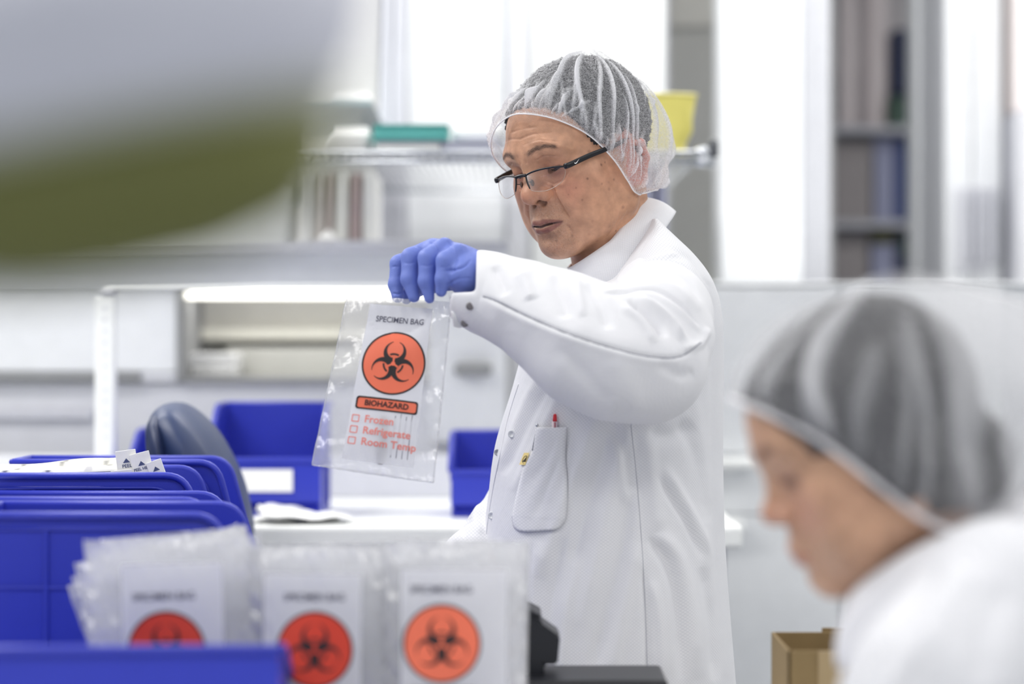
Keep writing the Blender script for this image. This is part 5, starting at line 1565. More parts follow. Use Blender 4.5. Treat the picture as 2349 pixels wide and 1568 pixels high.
S_ = [([(1446, 968), (1458, 1080), (1468, 1200), (1477, 1340), (1485, 1568)], 2.4, -1.2, 'g'),
      ([(1446, 968), (1458, 1080), (1468, 1200), (1477, 1340), (1485, 1568)], 40, 2.2, 's'),
      ([(1474, 1300), (1482, 1420), (1486, 1568)], 6, -4, 'g'),
      ([(1310, 860), (1240, 1000), (1180, 1130)], 13, 4, 'g'), ([(1345, 900), (1290, 1040), (1225, 1190)], 12, -4, 'g'),
      ([(1375, 930), (1330, 1060), (1270, 1220), (1240, 1330)], 15, 5, 'g'), ([(1410, 960), (1372, 1080), (1330, 1220), (1290, 1380)], 14, -5, 'g'),
      ([(1440, 980), (1412, 1090), (1375, 1250), (1330, 1440)], 17, 5, 'g'), ([(1452, 1100), (1425, 1260), (1390, 1400), (1360, 1540)], 13, -5, 'g'),
      ([(1240, 1240), (1225, 1350), (1215, 1480)], 14, 4, 'g'), ([(1290, 1230), (1265, 1380), (1245, 1560)], 13, -4, 'g'), ([(1320, 1260), (1300, 1400), (1285, 1560)], 14, 4, 'g'),
      ([(1463, 1240), (1430, 1400), (1400, 1560)], 14, 4, 'g'), ([(1215, 1110), (1245, 1070), (1275, 1000)], 10, -2.5, 'g'), ([(1250, 1150), (1278, 1090), (1290, 1020)], 8, 2.5, 'g'),
      ([(1270, 860), (1205, 980), (1155, 1090)], 11, -3.0, 'g'), ([(1235, 860), (1180, 980), (1142, 1080)], 9, 2.5, 'g'),
      ([(1410, 970), (1440, 1060), (1455, 1130)], 14, -4, 'g'), ([(1395, 985), (1425, 1080), (1440, 1160)], 10, 3, 'g'),
      ([(1510, 1090), (1545, 1150), (1575, 1200), (1610, 1280)], 7, -4.0, 'g'), ([(1525, 1070), (1562, 1135), (1592, 1190), (1625, 1270)], 11, 4.0, 'g'),
      ([(1490, 985), (1540, 1000), (1590, 970)], 20, -5, 'g'), ([(1560, 960), (1600, 1060), (1622, 1200)], 14, -3.0, 'g'), ([(1485, 990), (1500, 1120), (1515, 1220)], 18, 3.5, 'g'),
      ([(1488, 1232), (1530, 1290), (1555, 1400), (1562, 1560)], 12, -6.0, 'g'), ([(1505, 1220), (1555, 1280), (1585, 1400), (1598, 1560)], 18, 5.0, 'g'), ([(1495, 1330), (1515, 1440), (1520, 1568)], 12, 4.0, 'g'),
      ([(1610, 1300), (1632, 1420), (1640, 1560)], 12, -4.0, 'g'),
      ([(1590, 900), (1605, 1000), (1612, 1150), (1625, 1400)], 14, 2.0, 'g'), ([(1632, 700), (1636, 900), (1640, 1200), (1655, 1500)], 9, -1.6, 'g'),
      ([(1432, 625), (1460, 570), (1500, 520)], 2.6, -2.2, 'g'), ([(1425, 645), (1480, 605), (1560, 580)], 7, 3.5, 'g'), ([(1440, 660), (1500, 622), (1585, 630)], 6, -4, 'g'), ([(1540, 570), (1590, 600), (1630, 660)], 6, -2.5, 'g'),
      ([(1512, 520), (1480, 555), (1462, 590)], 2.2, -1.4, 'g'), ([(1500, 600), (1570, 610), (1625, 690)], 7, 1.8, 'g')]
V = fold_px(V, Q, S_)
coat = attach(fast_mesh('coat', V, Q, M_coat), man)
weave(coat, U.reshape(-1, 2))
bvh = BVHTree.FromPolygons([tuple(v) for v in V], [tuple(int(i) for i in q) for q in Q])
def on_coat(x, y, off=0.0):
    o = Vector((0, 0, CAMZ)); d = (px(x, y, 1.0)-o).normalized()
    h = bvh.ray_cast(o, d)
    return h[0]-d*off if h[0] is not None else px(x, y, 2.8)

# pocket: a slightly proud panel with folded edges
pk_l = catmull([(1230, 980), (1222, 1033), (1203, 1068), (1179, 1167), (1176, 1187), (1183, 1212), (1211, 1217)], 40)
pk_r = catmull([(1299, 980), (1296, 1049), (1301, 1108), (1298, 1179), (1293, 1196), (1282, 1209), (1262, 1214)], 40)
V = []; U_ = []
for i in range(40):
    for j in range(26):
        t = j/25; q = pk_l[i]*(1-t)+pk_r[i]*t
        e_ = min(t, 1-t, (39-i)/60.0)
        off = .0012+.0035*min(1, e_/.05)+(.0065*math.sin(math.pi*t)*(1-i/39)**1.5)
        w = on_coat(q[0], q[1], off); V.append(tuple(w)); U_.append((w.x+.3, w.z))
po = attach(link_mesh('pocket', V, [tuple(q) for q in grid_faces(40, 26)], M_coat), man)
weave(po, np.array(U_))
po.modifiers.new('thickness', 'SOLIDIFY').thickness = .0012
ed = [on_coat(q[0], q[1], .0022) for q in np.r_[pk_l, pk_r[::-1]]]
st = tube('stitching', ed, .00055, M_stitch, seg=5); attach(st, po)
hm = tube('hem', [on_coat(1230+69*t, 981+.5*math.sin(t*3), .0062) for t in np.linspace(0, 1, 20)], .0012, M_plain, seg=6); attach(hm, po)
# lower pocket top edge
V = [tuple(on_coat(1262+128*u, 1536+2*u+40*v, .0022)) for v in np.linspace(0, 1, 6) for u in np.linspace(0, 1, 16)]
lp_ = attach(link_mesh('lower_pocket', V, [tuple(q) for q in grid_faces(6, 16)], M_plain), man)
lp_.modifiers.new('thickness', 'SOLIDIFY').thickness = .0015
# side seam thread, placket edge, snaps
attach(tube('side_seam', [on_coat(q[0]+1, q[1], .0004) for q in catmull([(1446, 968), (1458, 1080), (1468, 1200), (1477, 1340), (1485, 1560)], 80)], .00038, M_stitch, seg=5), man)
attach(tube('placket_edge', [on_coat(q[0], q[1], .0008) for q in catmull([(1190, 880), (1165, 960), (1148, 1040), (1133, 1110), (1120, 1190), (1112, 1260)], 50)], .0011, M_plain, seg=6), man)
def snap(x, y, r=.0048, m=M_silver):
    c = on_coat(x, y, .0008); d = (Vector((0, 0, CAMZ))-c).normalized(); d = (d+Vector((-.5, 0, 0))).normalized()
    q = Vector((0, 0, 1)).rotation_difference(d).to_matrix().to_4x4()
    return lathe('snap', [(r*.45, .0004), (r*.62, .0014), (r*.9, .0016), (r, .0008), (r*1.02, -.0005)], m, None, 20, Matrix.Translation(c) @ q)
M_snap = mat('pearl_snap', (226, 228, 230), .25)
for (x, y) in ((1174, 995), (1128, 1182)): attach(snap(x, y, .0048, M_snap), man)
attach(snap(1141, 1037, .004, mat('snap_grey', (176, 178, 182), .3)), man)
# yellow static-control badge
bq = [(1202, 1038), (1214, 1038), (1205, 1066), (1191, 1065)]
V = []
for v in np.linspace(0, 1, 6):
    for u in np.linspace(0, 1, 5):
        a = np.array(bq[0])*(1-u)+np.array(bq[1])*u; b = np.array(bq[3])*(1-u)+np.array(bq[2])*u; q = a*(1-v)+b*v
        V.append(tuple(on_coat(q[0], q[1], .0060)))
bg = attach(link_mesh('badge', V, [tuple(q) for q in grid_faces(6, 5)], mat('badge_yellow', (238, 214, 140), .6)), man)
def bpt(u, v, off=.0066):
    a = np.array(bq[0])*(1-u)+np.array(bq[1])*u; b = np.array(bq[3])*(1-u)+np.array(bq[2])*u; q = a*(1-v)+b*v
    return tuple(on_coat(q[0], q[1], off))
sy_ = link_mesh('badge_symbol', [bpt(.78, .30), bpt(.86, .74), bpt(.30, .76), bpt(.70, .55, .0068), bpt(.72, .66, .0068), bpt(.56, .66, .0068)], [(0, 3, 5, 2), (0, 1, 4, 3), (1, 2, 5, 4)], M_black, smooth=False)
attach(sy_, bg)
ar_ = tube('badge_ring', [bpt(.60+.34*math.cos(a), .55+.30*math.sin(a)) for a in np.linspace(1.6, 5.6, 16)], .0003, M_black, seg=4)
attach(ar_, bg)
# pens in the pocket
p0, p1 = on_coat(1273, 949, .0050), on_coat(1272, 1040, .0005)
pn = empty('red_pen', tuple(p1), label='clear pen with a red end standing in the chest pocket', cat='pen')
ax = (p0-p1).normalized()
attach(tube('barrel', [p1, p0-ax*.0085], .0033, mat('pen_clear', (222, 200, 206), .15)), pn)
attach(tube('red_end', [p0-ax*.0085, p0-ax*.006, p0-ax*.001, p0], [.0024, .0024, .0019, .0012], mat('pen_red', (212, 40, 52), .3)), pn)
attach(tube('ink_core', [p1+Vector((0, -.0034, 0)), p0-ax*.0095+Vector((0, -.0034, 0))], .0006, mat('pen_core', (168, 40, 66), .3)), pn)
q0, q1 = on_coat(1232, 975, .0065), on_coat(1221, 1033, .0055)
pm = empty('metal_pen', tuple(q1), label='thin silver pen clip at the front edge of the chest pocket', cat='pen')
attach(tube('clip', [q1, q1*.5+q0*.5, q0], [.0005, .0006, .0007], M_steel), pm)
attach(lathe('clip_head', [(.0004, -.0015), (.0016, -.001), (.0018, .0006), (.0008, .002)], M_silver, None, 12, Matrix.Translation(q0)), pm)

# ------------------------------------------------------------------ collar
cc = np.array(tuple(px(1396, 548, 2.955)))
ux = np.array(tuple(px(1474, 456, 2.975)))-cc; 
front = np.array(tuple(px(1306, 612, 2.94)))-cc
V = []; U_ = []
nk = 90; nr = 12
up_n = np.cross(ux, np.array([0, -1.0, 0])); up_n /= np.linalg.norm(up_n)
if up_n[2] < 0: up_n = -up_n
for k in range(nk):
    a = 2*math.pi*k/(nk-1)*.985+math.pi*1.0075
    ca, sa = math.cos(a), math.sin(a)
    axis = ux*ca if ca > 0 else -front*ca
    top = cc+axis+np.array([0, -.058, -.006])*sa
    out = np.array([axis[0], sa*-.058, axis[2]]); out /= np.linalg.norm(out)
    for j in range(nr):
        t = j/(nr-1)
        p = top-up_n*(.041*t)+out*(.012*t+.004*math.sin(t*3.1))
        V.append(tuple(p)); U_.append((a*.105, .060*t))
co = attach(link_mesh('collar', V, [tuple(q) for q in grid_faces(nk, nr)], M_coat), man)
weave(co, np.array(U_)); co.modifiers.new('thickness', 'SOLIDIFY').thickness = .003

# ------------------------------------------------------------------ raised left sleeve (one mesh from shoulder to cuff)
st_ = [((1096, 571), (1044, 738), 2.725), ((1150, 586), (1108, 766), 2.715), ((1230, 604), (1180, 806), 2.705), ((1310, 624), (1252, 866), 2.695), ((1372, 648), (1325, 930), 2.685), ((1430, 676), (1400, 962), 2.68), ((1482, 708), (1476, 966), 2.685)]
ctr = [px((a[0]+b[0])/2, (a[1]+b[1])/2, d) for a, b, d in st_]
rad = [math.hypot(a[0]-b[0], a[1]-b[1])/2/F*d for a, b, d in st_]
f = Field((-.09, 2.57, 1.16), (.27, 2.94, 1.42), .0021)
f.chain([tuple(c) for c in ctr], rad, .012)
sh = [(tuple(px(1490, 830, 2.69)), .062), (tuple(px(1508, 762, 2.71)), .056), (tuple(px(1516, 725, 2.755)), .055), (tuple(px(1512, 690, 2.83)), .056)]
f.chain([s[0] for s in sh], [s[1] for s in sh], .022)
f.ell(tuple(px(1606, 775, 2.70)), (.010, .02, .014), .02)
# the cuff end is cut square
wr_c, wr_d = np.array(tuple(ctr[0])), np.array(tuple(ctr[1]-ctr[0])); wr_d /= np.linalg.norm(wr_d)
sl, (X, Y, Z) = f._sl(wr_c-.08, wr_c+.08)
pl = -((X-wr_c[0])*wr_d[0]+(Y-wr_c[1])*wr_d[1]+(Z-wr_c[2])*wr_d[2])
f.f[sl] = np.maximum(f.f[sl], pl.astype(np.float32))
# hollow cuff mouth
f.cap(tuple(wr_c-wr_d*.03), tuple(wr_c+wr_d*.02), rad[0]*.90, rad[0]*.84, .002, 'sub')
xw = float(px(1093, 620, 2.72).x); zw = float(px(0, 670, 2.70).z)
sl, (X, Y, Z) = f._sl(wr_c-.09, wr_c+.09)
bx2 = np.maximum(X-xw, zw-Z)+0*Y
f.f[sl] = np.maximum(f.f[sl], -bx2.astype(np.float32))
V, Q, E = f.mesh(8)
S2 = [([(1104, 676), (1140, 688), (1200, 718), (1290, 758), (1390, 792), (1480, 814), (1556, 816), (1612, 780)], 42, 7.0, 'g'),
      ([(1104, 678), (1140, 690), (1200, 720), (1290, 760), (1390, 794), (1480, 816), (1556, 818), (1612, 782)], 3.2, -3.2, 'g'),
      ([(1104, 684), (1200, 728), (1290, 768), (1390, 802), (1480, 824), (1556, 826)], 10, 1.6, 'g'),
      ([(1440, 690), (1482, 718), (1512, 750), (1520, 775)], 8, -9, 'g'), ([(1455, 682), (1500, 705), (1540, 740), (1560, 780)], 7, 6, 'g'), ([(1425, 700), (1470, 735), (1500, 790)], 10, 4.5, 'g'), ([(1470, 690), (1530, 735), (1575, 790)], 9, 4.0, 'g'),
      ([(1390, 672), (1440, 668), (1500, 664), (1550, 690), (1600, 745)], 4.0, -7.5, 'g'), ([(1420, 655), (1490, 640), (1550, 660), (1605, 715)], 11, 4.0, 'g'), ([(1450, 635), (1510, 620), (1570, 640), (1610, 690)], 6, -3.0, 'g'),
      ([(1440, 676), (1500, 680), (1560, 715), (1605, 760)], 9, 3.5, 'g'), ([(1270, 630), (1292, 690), (1300, 735)], 14, -4, 'g'), ([(1345, 650), (1380, 700), (1395, 760)], 14, -4.0, 'g'), ([(1190, 620), (1210, 660), (1222, 690)], 14, 5.0, 'g'), ([(1135, 610), (1150, 650), (1165, 680)], 11, -3.5, 'g'), ([(1322, 640), (1330, 680), (1338, 730)], 10, 3.5, 'g'),
      ([(1400, 820), (1440, 880), (1470, 950)], 26, 2.5, 'g'), ([(1500, 830), (1560, 860), (1590, 850)], 14, -2.5, 'g'), ([(1280, 790), (1340, 860), (1400, 930)], 20, -2.0, 'g'), ([(1560, 800), (1600, 790), (1624, 752)], 9, 5.5, 'g')]
V = fold_px(V, Q, S2)
slv = attach(fast_mesh('sleeve', V, Q, M_sleeve), man)
weave(slv, np.c_[V[:, 0]*.9+V[:, 2]*.4, V[:, 2]*.9-V[:, 0]*.4+V[:, 1]])
bvh_s = BVHTree.FromPolygons([tuple(v) for v in V], [tuple(int(i) for i in q) for q in Q])
def on_sleeve(x, y, off=0.0):
    o = Vector((0, 0, CAMZ)); d = (px(x, y, 1.0)-o).normalized(); h = bvh_s.ray_cast(o, d)
    return h[0]-d*off if h[0] is not None else px(x, y, 2.69)
ss = tube('sleeve_seam', [on_sleeve(q[0], q[1], .0002) for q in catmull([(1108, 679), (1140, 690), (1200, 720), (1290, 760), (1390, 794), (1480, 816), (1556, 818), (1608, 785)], 80)], .0008, mat('seam_shade', (150, 152, 162), .8), seg=5)
attach(ss, slv)
# open cuff flap with two snaps
V = []
for i in range(14):
    t = i/13
    for j in range(10):
        u = j/9
        q = px(1030+42*u+10*t, 676+72*t+4*math.sin(u*5), 2.70+.012*u)
        V.append((q.x, q.y+.005*math.sin(t*7+u*5)-.004*u, q.z))
cf = attach(link_mesh('cuff_flap', V, [tuple(q) for q in grid_faces(14, 10)], M_plain), man)
cf.modifiers.new('thickness', 'SOLIDIFY').thickness = .002
for (x, y) in ((1078, 702), (1066, 741)):
    c = on_sleeve(x, y, .0006)
    if c.y < 2.6 or c.y > 2.75: c = px(x, y, 2.685)
    o = lathe('cuff_snap', [(.001, .0016), (.0022, .0018), (.0042, .0012), (.0045, 0)], mat('snap_dark', (112, 108, 112), .35), None, 16, Matrix.Translation(c) @ Matrix.Rotation(math.pi/2, 4, 'X'))
    attach(o, slv)

# ------------------------------------------------------------------ gloved left hand pinching the bag
f = Field((-.16, 2.65, 1.28), (.0, 2.83, 1.42), .0010)
P = lambda x, y, d: tuple(px(x, y, d))
mm = lambda p_: p_*2.72/F
f.chain([P(1130, 640, 2.725), P(1085, 628, 2.725), P(1050, 606, 2.73)], [mm(46), mm(50), mm(44)], .010)
f.ell(P(1064, 630, 2.712), (mm(42), .026, mm(41)), .012)
f.chain([P(1050, 606, 2.73), P(1000, 578, 2.745)], [mm(42), mm(32)], .012)
fing = [  # MCP, PIP, DIP, tip ; radii px
    ([(966, 580, 2.772), (914, 604, 2.772), (908, 652, 2.766), (912, 681, 2.760)], [20, 19, 17, 14]),
    ([(992, 567, 2.752), (942, 590, 2.748), (939, 640, 2.742), (950, 680, 2.738)], [21, 21.5, 19.5, 14]),
    ([(1020, 565, 2.732), (981, 592, 2.726), (979, 645, 2.722), (985, 684, 2.720)], [21, 21.5, 19.5, 12]),
    ([(1050, 578, 2.714), (1022, 598, 2.706), (1017, 640, 2.704), (1012, 668, 2.706)], [20, 21, 18.5, 13])]
for pts, rr in fing:
    g = Field(f.lo, f.lo+f.h*(np.array(f.f.shape)-1), f.h)
    g.f = g.f[:f.f.shape[0], :f.f.shape[1], :f.f.shape[2]]
    g.ax = f.ax
    g.chain([P(*q) for q in pts], [mm(r) for r in rr], .004)
    a, b = f.f, g.f; k = .0035
    hh = np.maximum(k-np.abs(a-b), 0)/k
    f.f = np.minimum(a, b)-hh*hh*k*.25
f.chain([P(1045, 640, 2.765), P(985, 648, 2.785), P(948, 662, 2.782), P(932, 684, 2.772)], [mm(26), mm(24), mm(21), mm(14)], .006)
V, Q, E = f.mesh(2)
S3 = [([(1018, 620), (1040, 618), (1062, 612), (1080, 596)], 3.0, -2.2, 'g'), ([(1050, 592), (1044, 612), (1034, 628)], 3.0, -1.6, 'g'), ([(1090, 575), (1096, 600), (1098, 630), (1092, 660)], 4, 1.2, 'g'),
      ([(899, 612), (906, 611), (914, 612)], 2, -.8, 'g'), ([(900, 672), (912, 674), (922, 672)], 2.2, -1.2, 'g'), ([(950, 562), (962, 568), (970, 578)], 2.2, -1.0, 'g'), ([(986, 553), (1000, 565), (1008, 580)], 2.4, -1.2, 'g'), ([(1026, 552), (1036, 564), (1042, 578)], 2.4, -1.2, 'g'),
      ([(966, 608), (980, 610), (994, 607)], 2.5, -.6, 'g'), ([(926, 602), (940, 604), (954, 600)], 2.5, -.6, 'g'), ([(1010, 612), (1022, 613), (1032, 608)], 2.5, -.6, 'g'), ([(1025, 655), (1050, 640), (1085, 638)], 3, -1.0, 'g')]
V = fold_px(V, Q, S3)
gv = attach(fast_mesh('glove', V, Q, M_glove), man)
gv['label'] = 'blue nitrile glove on the raised left hand'
# right arm reaching down behind the bag stacks, and its gloved hand
f = Field((-.20, 2.70, .80), (.12, 3.12, 1.24), .0035)
f.chain([P(1260, 1050, 3.02), P(1200, 1165, 3.0), P(1152, 1228, 2.96), P(1095, 1300, 2.90), P(1062, 1340, 2.86)], [.048, .043, .042, .043, .042], .02)
V, Q, E = f.mesh(3)
V = fold_px(V, Q, [([(1128, 1108), (1110, 1135), (1120, 1170)], 7, -4, 'g'), ([(1100, 1150), (1090, 1190), (1105, 1225)], 8, 3.5, 'g'), ([(1075, 1180), (1062, 1215), (1072, 1245)], 7, -3.5, 'g')])
rs = attach(fast_mesh('right_sleeve', V, Q, M_coat), man)
rs.name = 'sleeve'
weave(rs, np.c_[V[:, 0], V[:, 2]])
f = Field((-.32, 2.62, .76), (-.02, 2.95, 1.04), .0022)
f.chain([P(1066, 1336, 2.865), P(1018, 1372, 2.81), P(972, 1405, 2.77)], [.031, .033, .034], .012)
for k in range(4):
    dd = 2.79-.022*k+.03
    f.chain([P(977, 1400-4*k, dd), P(928, 1430, dd-.02), P(918, 1480, dd-.03), P(935, 1510, dd-.03)], [.0115, .0105, .0095, .008], .003)
f.chain([P(1022, 1390, 2.75), P(978, 1450, 2.72), P(953, 1490, 2.72)], [.014, .012, .009], .006)
V, Q, E = f.mesh(2)
rg2 = attach(fast_mesh('glove', V, Q, M_glove), man)
# trousers and shoes
M_trou = mat('dark_trousers', (52, 56, 68), .8)
for yy, xo in ((2.84, .0), (3.02, .03)):
    f = Field((.0, yy-.12, .05), (.26, yy+.12, .80), .007)
    f.chain([(.13+xo, yy+.0, .72), (.12+xo, yy, .42), (.13+xo, yy, .10)], [.085, .066, .055], .02)
    V, Q, E = f.mesh(2); attach(fast_mesh('trouser_leg', V, Q, M_trou), man)
    f = Field((-.18, yy-.08, -.02), (.22, yy+.08, .16), .005)
    f.ell((.10+xo, yy, .045), (.085, .040, .045), 0); f.ell((-.02+xo, yy, .032), (.10, .044, .034), .03)
    f.cap((.13+xo, yy, .06), (.13+xo, yy, .12), .04, .042, .02)
    V, Q, E = f.mesh(2); V[:, 2] = np.maximum(V[:, 2], .001)
    attach(fast_mesh('shoe', V, Q, M_black), man)
# ================================================================== the seated woman in front
WP = Pose(rot3(-86, 20, 0), (.2926, 1.93, CAMZ-.0834), 0.95)
WP.R = rot3(-88, 24, 2)
woman = empty('person', (.40, 1.93, 0), label='seated woman in profile with hair cap and white coat looking down', cat='person')
nb = WP.inv(np.array([tuple(px(2130, 1245, 1.945)), tuple(px(2210, 1390, 1.955))]))
hf = head_field(.0022, [(0, .022, -.045), tuple(nb[0]), tuple(nb[1])], [.045, .048, .055], fem=True)
V, Q, E = hf.mesh(2); del hf
base = np.array(rgb(208, 164, 134)[:3]); C = np.tile(base, (len(V), 1))
x, y, z = V.T
paint(.5*np.exp(-(((np.abs(x)-.044)/.02)**2+((z+.018)/.02)**2))*(y < -.02), (206, 146, 128))
paint(.5*np.exp(-((x/.02)**2+((z+.016)/.012)**2))*(y < -.09), (212, 142, 124))
lipd = np.minimum(poly_dist(V, [(-.022, -.090, -.0535), (0, -.104, -.0510), (.022, -.090, -.0535)])[0]-.0045, poly_dist(V, [(-.02, -.091, -.0575), (0, -.102, -.062), (.02, -.091, -.0575)])[0]-.0055)
paint(.8*np.clip(-lipd/.002+.5, 0, 1)*(y < -.07), (176, 96, 92))
for (ex, ey, ez) in EYE:
    arc = [(ex+.0145*math.sin(t*.9), ey-.0135*math.cos(t*.86)-.0008, ez-.003-.0022*(1-t*t)) for t in np.linspace(-1, 1, 9)]
    paint(.95*np.exp(-(poly_dist(V, arc)[0]/.0045)**2), (34, 22, 20))
    paint(.45*np.exp(-((np.sqrt(((x-ex)/.017)**2+((z-ez+.002)/.011)**2))**4))*(y < -.06), (150, 104, 90))
for s in (1, -1):
    d, t = poly_dist(V, [(s*.012, -.096, .033), (s*.030, -.092, .0405), (s*.049, -.078, .036)]); paint(.9*np.exp(-(d/.0048)**2), (60, 42, 36))
wb = attach(fast_mesh('body', WP.w(V), Q, M_skin), woman); color_attr(wb, 'tone', C)
for (ex, ey, ez) in EYE:
    c = WP.w([(ex, ey+.0008, ez)])[0]
    prof = [(.0120*math.sin(a), .0120*math.cos(a)) for a in np.linspace(.02, math.pi-.02, 14)]
    dirv = WP.R @ np.array([0, -math.cos(.35), -math.sin(.35)])
    q = Vector((0, 0, 1)).rotation_difference(Vector(dirv)).to_matrix().to_4x4()
    e_ = attach(lathe('eye', prof, M_eye, None, 18, Matrix.Translation(c) @ q), woman)
    attach(lathe('iris', [(.0005, .01225), (.003, .0121), (.0056, .0109), (.006, .0104)], M_iris, None, 16, Matrix.Translation(c) @ q), e_)
M_hair2 = mat('hair_dark', (22, 22, 27), .45, vary=.5, scale=120, bump=.6, bscale=240)
f = Field((-.10, -.12, -.12), (.10, .17, .16), .0028)
f.ell((0, .008, .040), (.083, .092, .088), 0)
f.ell((0, .012, -.012), (.098, .060, .058), .02)
f.ell((0, -.030, .052), (.069, .069, .057), .02)
f.ell((0, -.112, .005), (.110, .056, .076), .010, 'sub')
f.ell((0, -.080, -.078), (.12, .072, .070), .010, 'sub')
f.ell((0, .055, -.04), (.062, .050, .042), .02)
Vh, Qh, Eh = f.mesh(1); Nh = normals(Vh, Qh)
Vh = Vh+Nh*(.0016*np.sin(Vh[:, 0]*300+Vh[:, 2]*120)*np.sin(Vh[:, 1]*240+Vh[:, 2]*160))[:, None]
attach(fast_mesh('hair', WP.w(Vh), Qh, M_hair2), woman)
ring2 = [(0, -.098, .088), (.028, -.092, .082), (.052, -.075, .064), (.070, -.052, .034), (.080, -.024, -.018), (.083, -.004, -.054), (.080, .018, -.076), (.066, .056, -.086), (.036, .084, -.084), (0, .092, -.082),
        (-.036, .084, -.084), (-.066, .056, -.086), (-.082, .015, -.070), (-.082, -.020, -.020), (-.074, -.052, .034), (-.056, -.075, .064), (-.030, -.092, .082)]
def outer_woman(d):
    r = np.array([.092, .124, .106]); Re = 1/np.sqrt(((d/r)**2).sum(1))
    Re += .048*np.exp(-((d-np.array([.05, .99, -.10]))**2).sum(1)/.20)
    Re += .010*np.exp(-((d-np.array([.05, .55, .8]))**2).sum(1)/.10)
    return Re
folds2 = []
rg_ = np.random.default_rng(4)
for uf, w, v0, v1, amp, dr_, de in ((.06, .010, .02, .6, .008, .03, .35), (.105, .012, .02, .85, .008, .02, .45), (.165, .018, .02, .97, .012, .02, .6), (.215, .009, .02, .6, .008, .02, .25), (.26, .010, .02, .7, .008, .01, .25),
                                   (.29, .012, .02, .8, .008, .0, .35), (.36, .03, .02, .9, .010, 0, .45), (.43, .04, .02, .85, .008, 0, .5), (.51, .04, .02, .85, .008, 0, .5), (.94, .014, .02, .7, .008, .0, .4)):
    folds2.append((uf, w, v0, v1, amp, dr_, de))
for k in range(22): folds2.append((rg_.random(), .004+.003*rg_.random(), .02, .15+.4*rg_.random(), .003+.003*rg_.random(), .04*rg_.normal(), .12+.15*rg_.random()))
Vc, Qc, Dc, Rg = bouffant(ring2, (0, .010, .026), (.02, .40, .91), outer_woman, 360, 110, folds2, 9, gather=40)
Vc = clear_of(Vc, (0, .010, .026), [(Vh, Qh)], .0015)
c2 = attach(fast_mesh('hair_cap', WP.w(Vc), Qc, cap_mat('cap_nonwoven_front', .04, .26)), woman); color_attr(c2, 'pleat', Dc)
attach(link_mesh('cap_elastic', *tube_arrays(WP.w(catmull(ring2, 120, True)*np.array([1.004, 1.004, 1.0])), .0024, 6, True), M_elastic), woman)
# coat: back, shoulders and the near upper arm as one mesh
Pw = lambda x, y, d: tuple(px(x, y, d))
f = Field((.16, 1.58, .42), (.72, 2.26, 1.20), .0055)
f.ell(Pw(2420, 1560, 1.96), (.135, .185, .155), 0)
f.ell(Pw(2400, 2000, 1.96), (.135, .18, .22), .05)
f.chain([Pw(2270, 1300, 1.95), Pw(2360, 1330, 1.95)], [.055, .085], .05)
f.chain([Pw(2300, 1400, 1.80), Pw(2150, 1600, 1.74), Pw(2040, 1850, 1.70)], [.070, .060, .052], .04)
f.chain([Pw(2040, 1850, 1.70), Pw(1800, 1830, 1.80)], [.050, .038], .02)
f.chain([Pw(2300, 1400, 2.06), Pw(2170, 1620, 2.10), Pw(2060, 1860, 2.12)], [.070, .060, .050], .04)
f.chain([Pw(2060, 1860, 2.12), Pw(1860, 1830, 2.04)], [.048, .038], .02)
V, Q, E = f.mesh(3)
V = fold_px(V, Q, [([(2160, 1290), (2080, 1400), (2010, 1568)], 24, -5, 'g'), ([(2230, 1300), (2160, 1400), (2110, 1560)], 30, 6, 'g'), ([(2140, 1480), (2080, 1568), (2040, 1640)], 14, -5, 'g'), ([(2300, 1340), (2260, 1450), (2250, 1568)], 26, -5, 'g')])
wc = attach(fast_mesh('coat', V, Q, M_coat), woman); weave(wc, np.c_[V[:, 0]+V[:, 1], V[:, 2]])
# collar around the neck
A_ = [np.array(Pw(*q)) for q in ((1962, 1352, 1.90), (2010, 1312, 1.875), (2075, 1270, 1.862), (2150, 1228, 1.868), (2225, 1192, 1.90), (2262, 1178, 1.95), (2230, 1185, 2.00), (2150, 1220, 2.03), (2050, 1285, 2.03), (1975, 1345, 1.98))]
T_ = catmull(A_, 60, True); cen = T_.mean(0)
V = []
for p in T_:
    o = p-cen; o /= np.linalg.norm(o)
    for j in range(8):
        t = j/7; V.append(tuple(p+o*(.006+.024*t+.006*math.sin(3.1*t))+np.array([.010, 0, -.045])*t))
wl = attach(link_mesh('collar', V, [tuple(q) for q in grid_faces(61-1, 8)]+[(59*8+j, 59*8+j+1, j+1, j) for j in range(7)], M_coat), woman)
weave(wl, np.array(V)[:, [0, 2]]); wl.modifiers.new('thickness', 'SOLIDIFY').thickness = .004
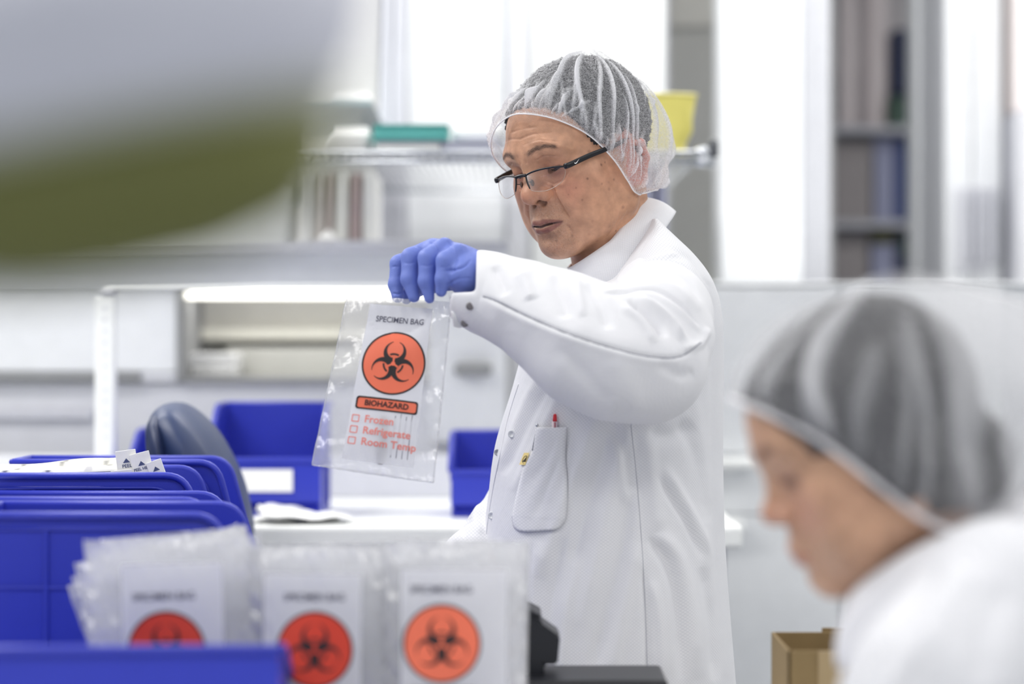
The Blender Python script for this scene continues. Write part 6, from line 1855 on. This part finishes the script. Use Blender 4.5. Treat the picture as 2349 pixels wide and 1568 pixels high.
# gloved hands resting near the lap, trousers and the stool below the frame
for (hx, hd_) in ((1790, 1.80), (1850, 2.04)):
    f = Field(np.array(Pw(hx-40, 1830, hd_))-.12, np.array(Pw(hx-40, 1830, hd_))+.12, .003)
    c0 = np.array(Pw(hx, 1832, hd_)); f.chain([tuple(c0+np.array([.02, 0, 0])), tuple(c0+np.array([-.05, 0, 0]))], [.028, .034], .01)
    for k in range(4): f.chain([tuple(c0+np.array([-.055, -.028+.018*k, .004])), tuple(c0+np.array([-.085, -.028+.018*k, -.006])), tuple(c0+np.array([-.092+.004*abs(k-1), -.026+.017*k, -.03]))], [.0105, .0095, .008], .003)
    f.chain([tuple(c0+np.array([-.02, .03, -.01])), tuple(c0+np.array([-.06, .045, -.025]))], [.012, .009], .006)
    V, Q, E = f.mesh(2); attach(fast_mesh('glove', V, Q, M_glove), woman)
f = Field((.0, 1.72, .0), (.66, 2.18, .62), .009)
for yy in (1.86, 2.04):
    f.chain([(.48, yy, .50), (.16, yy, .50), (.13, yy, .10)], [.095, .065, .045], .03)
V, Q, E = f.mesh(2); attach(fast_mesh('trousers', V, Q, M_trou), woman)
for yy in (1.86, 2.04):
    f = Field((-.06, yy-.07, -.02), (.24, yy+.07, .14), .006)
    f.ell((.07, yy, .034), (.11, .038, .036), 0); f.cap((.13, yy, .05), (.13, yy, .10), .036, .04, .02)
    V, Q, E = f.mesh(2); V[:, 2] = np.maximum(V[:, 2], .001); attach(fast_mesh('shoe', V, Q, M_black), woman)
sl_ = empty('lab_stool', (.48, 1.95, 0), label='round dark stool under the seated woman', cat='stool')
attach(lathe('seat', [(.10, .345), (.165, .35), (.175, .37), (.17, .395), (.12, .405)], M_vinyl, None, 32, Matrix.Translation((.48, 1.95, 0))), sl_)
attach(lathe('column', [(.025, .06), (.025, .346)], M_chrome, None, 16, Matrix.Translation((.48, 1.95, 0))), sl_)
attach(lathe('foot_plate', [(.19, 0), (.19, .012), (.06, .03), (.03, .06)], M_dark, None, 32, Matrix.Translation((.48, 1.95, 0))), sl_)
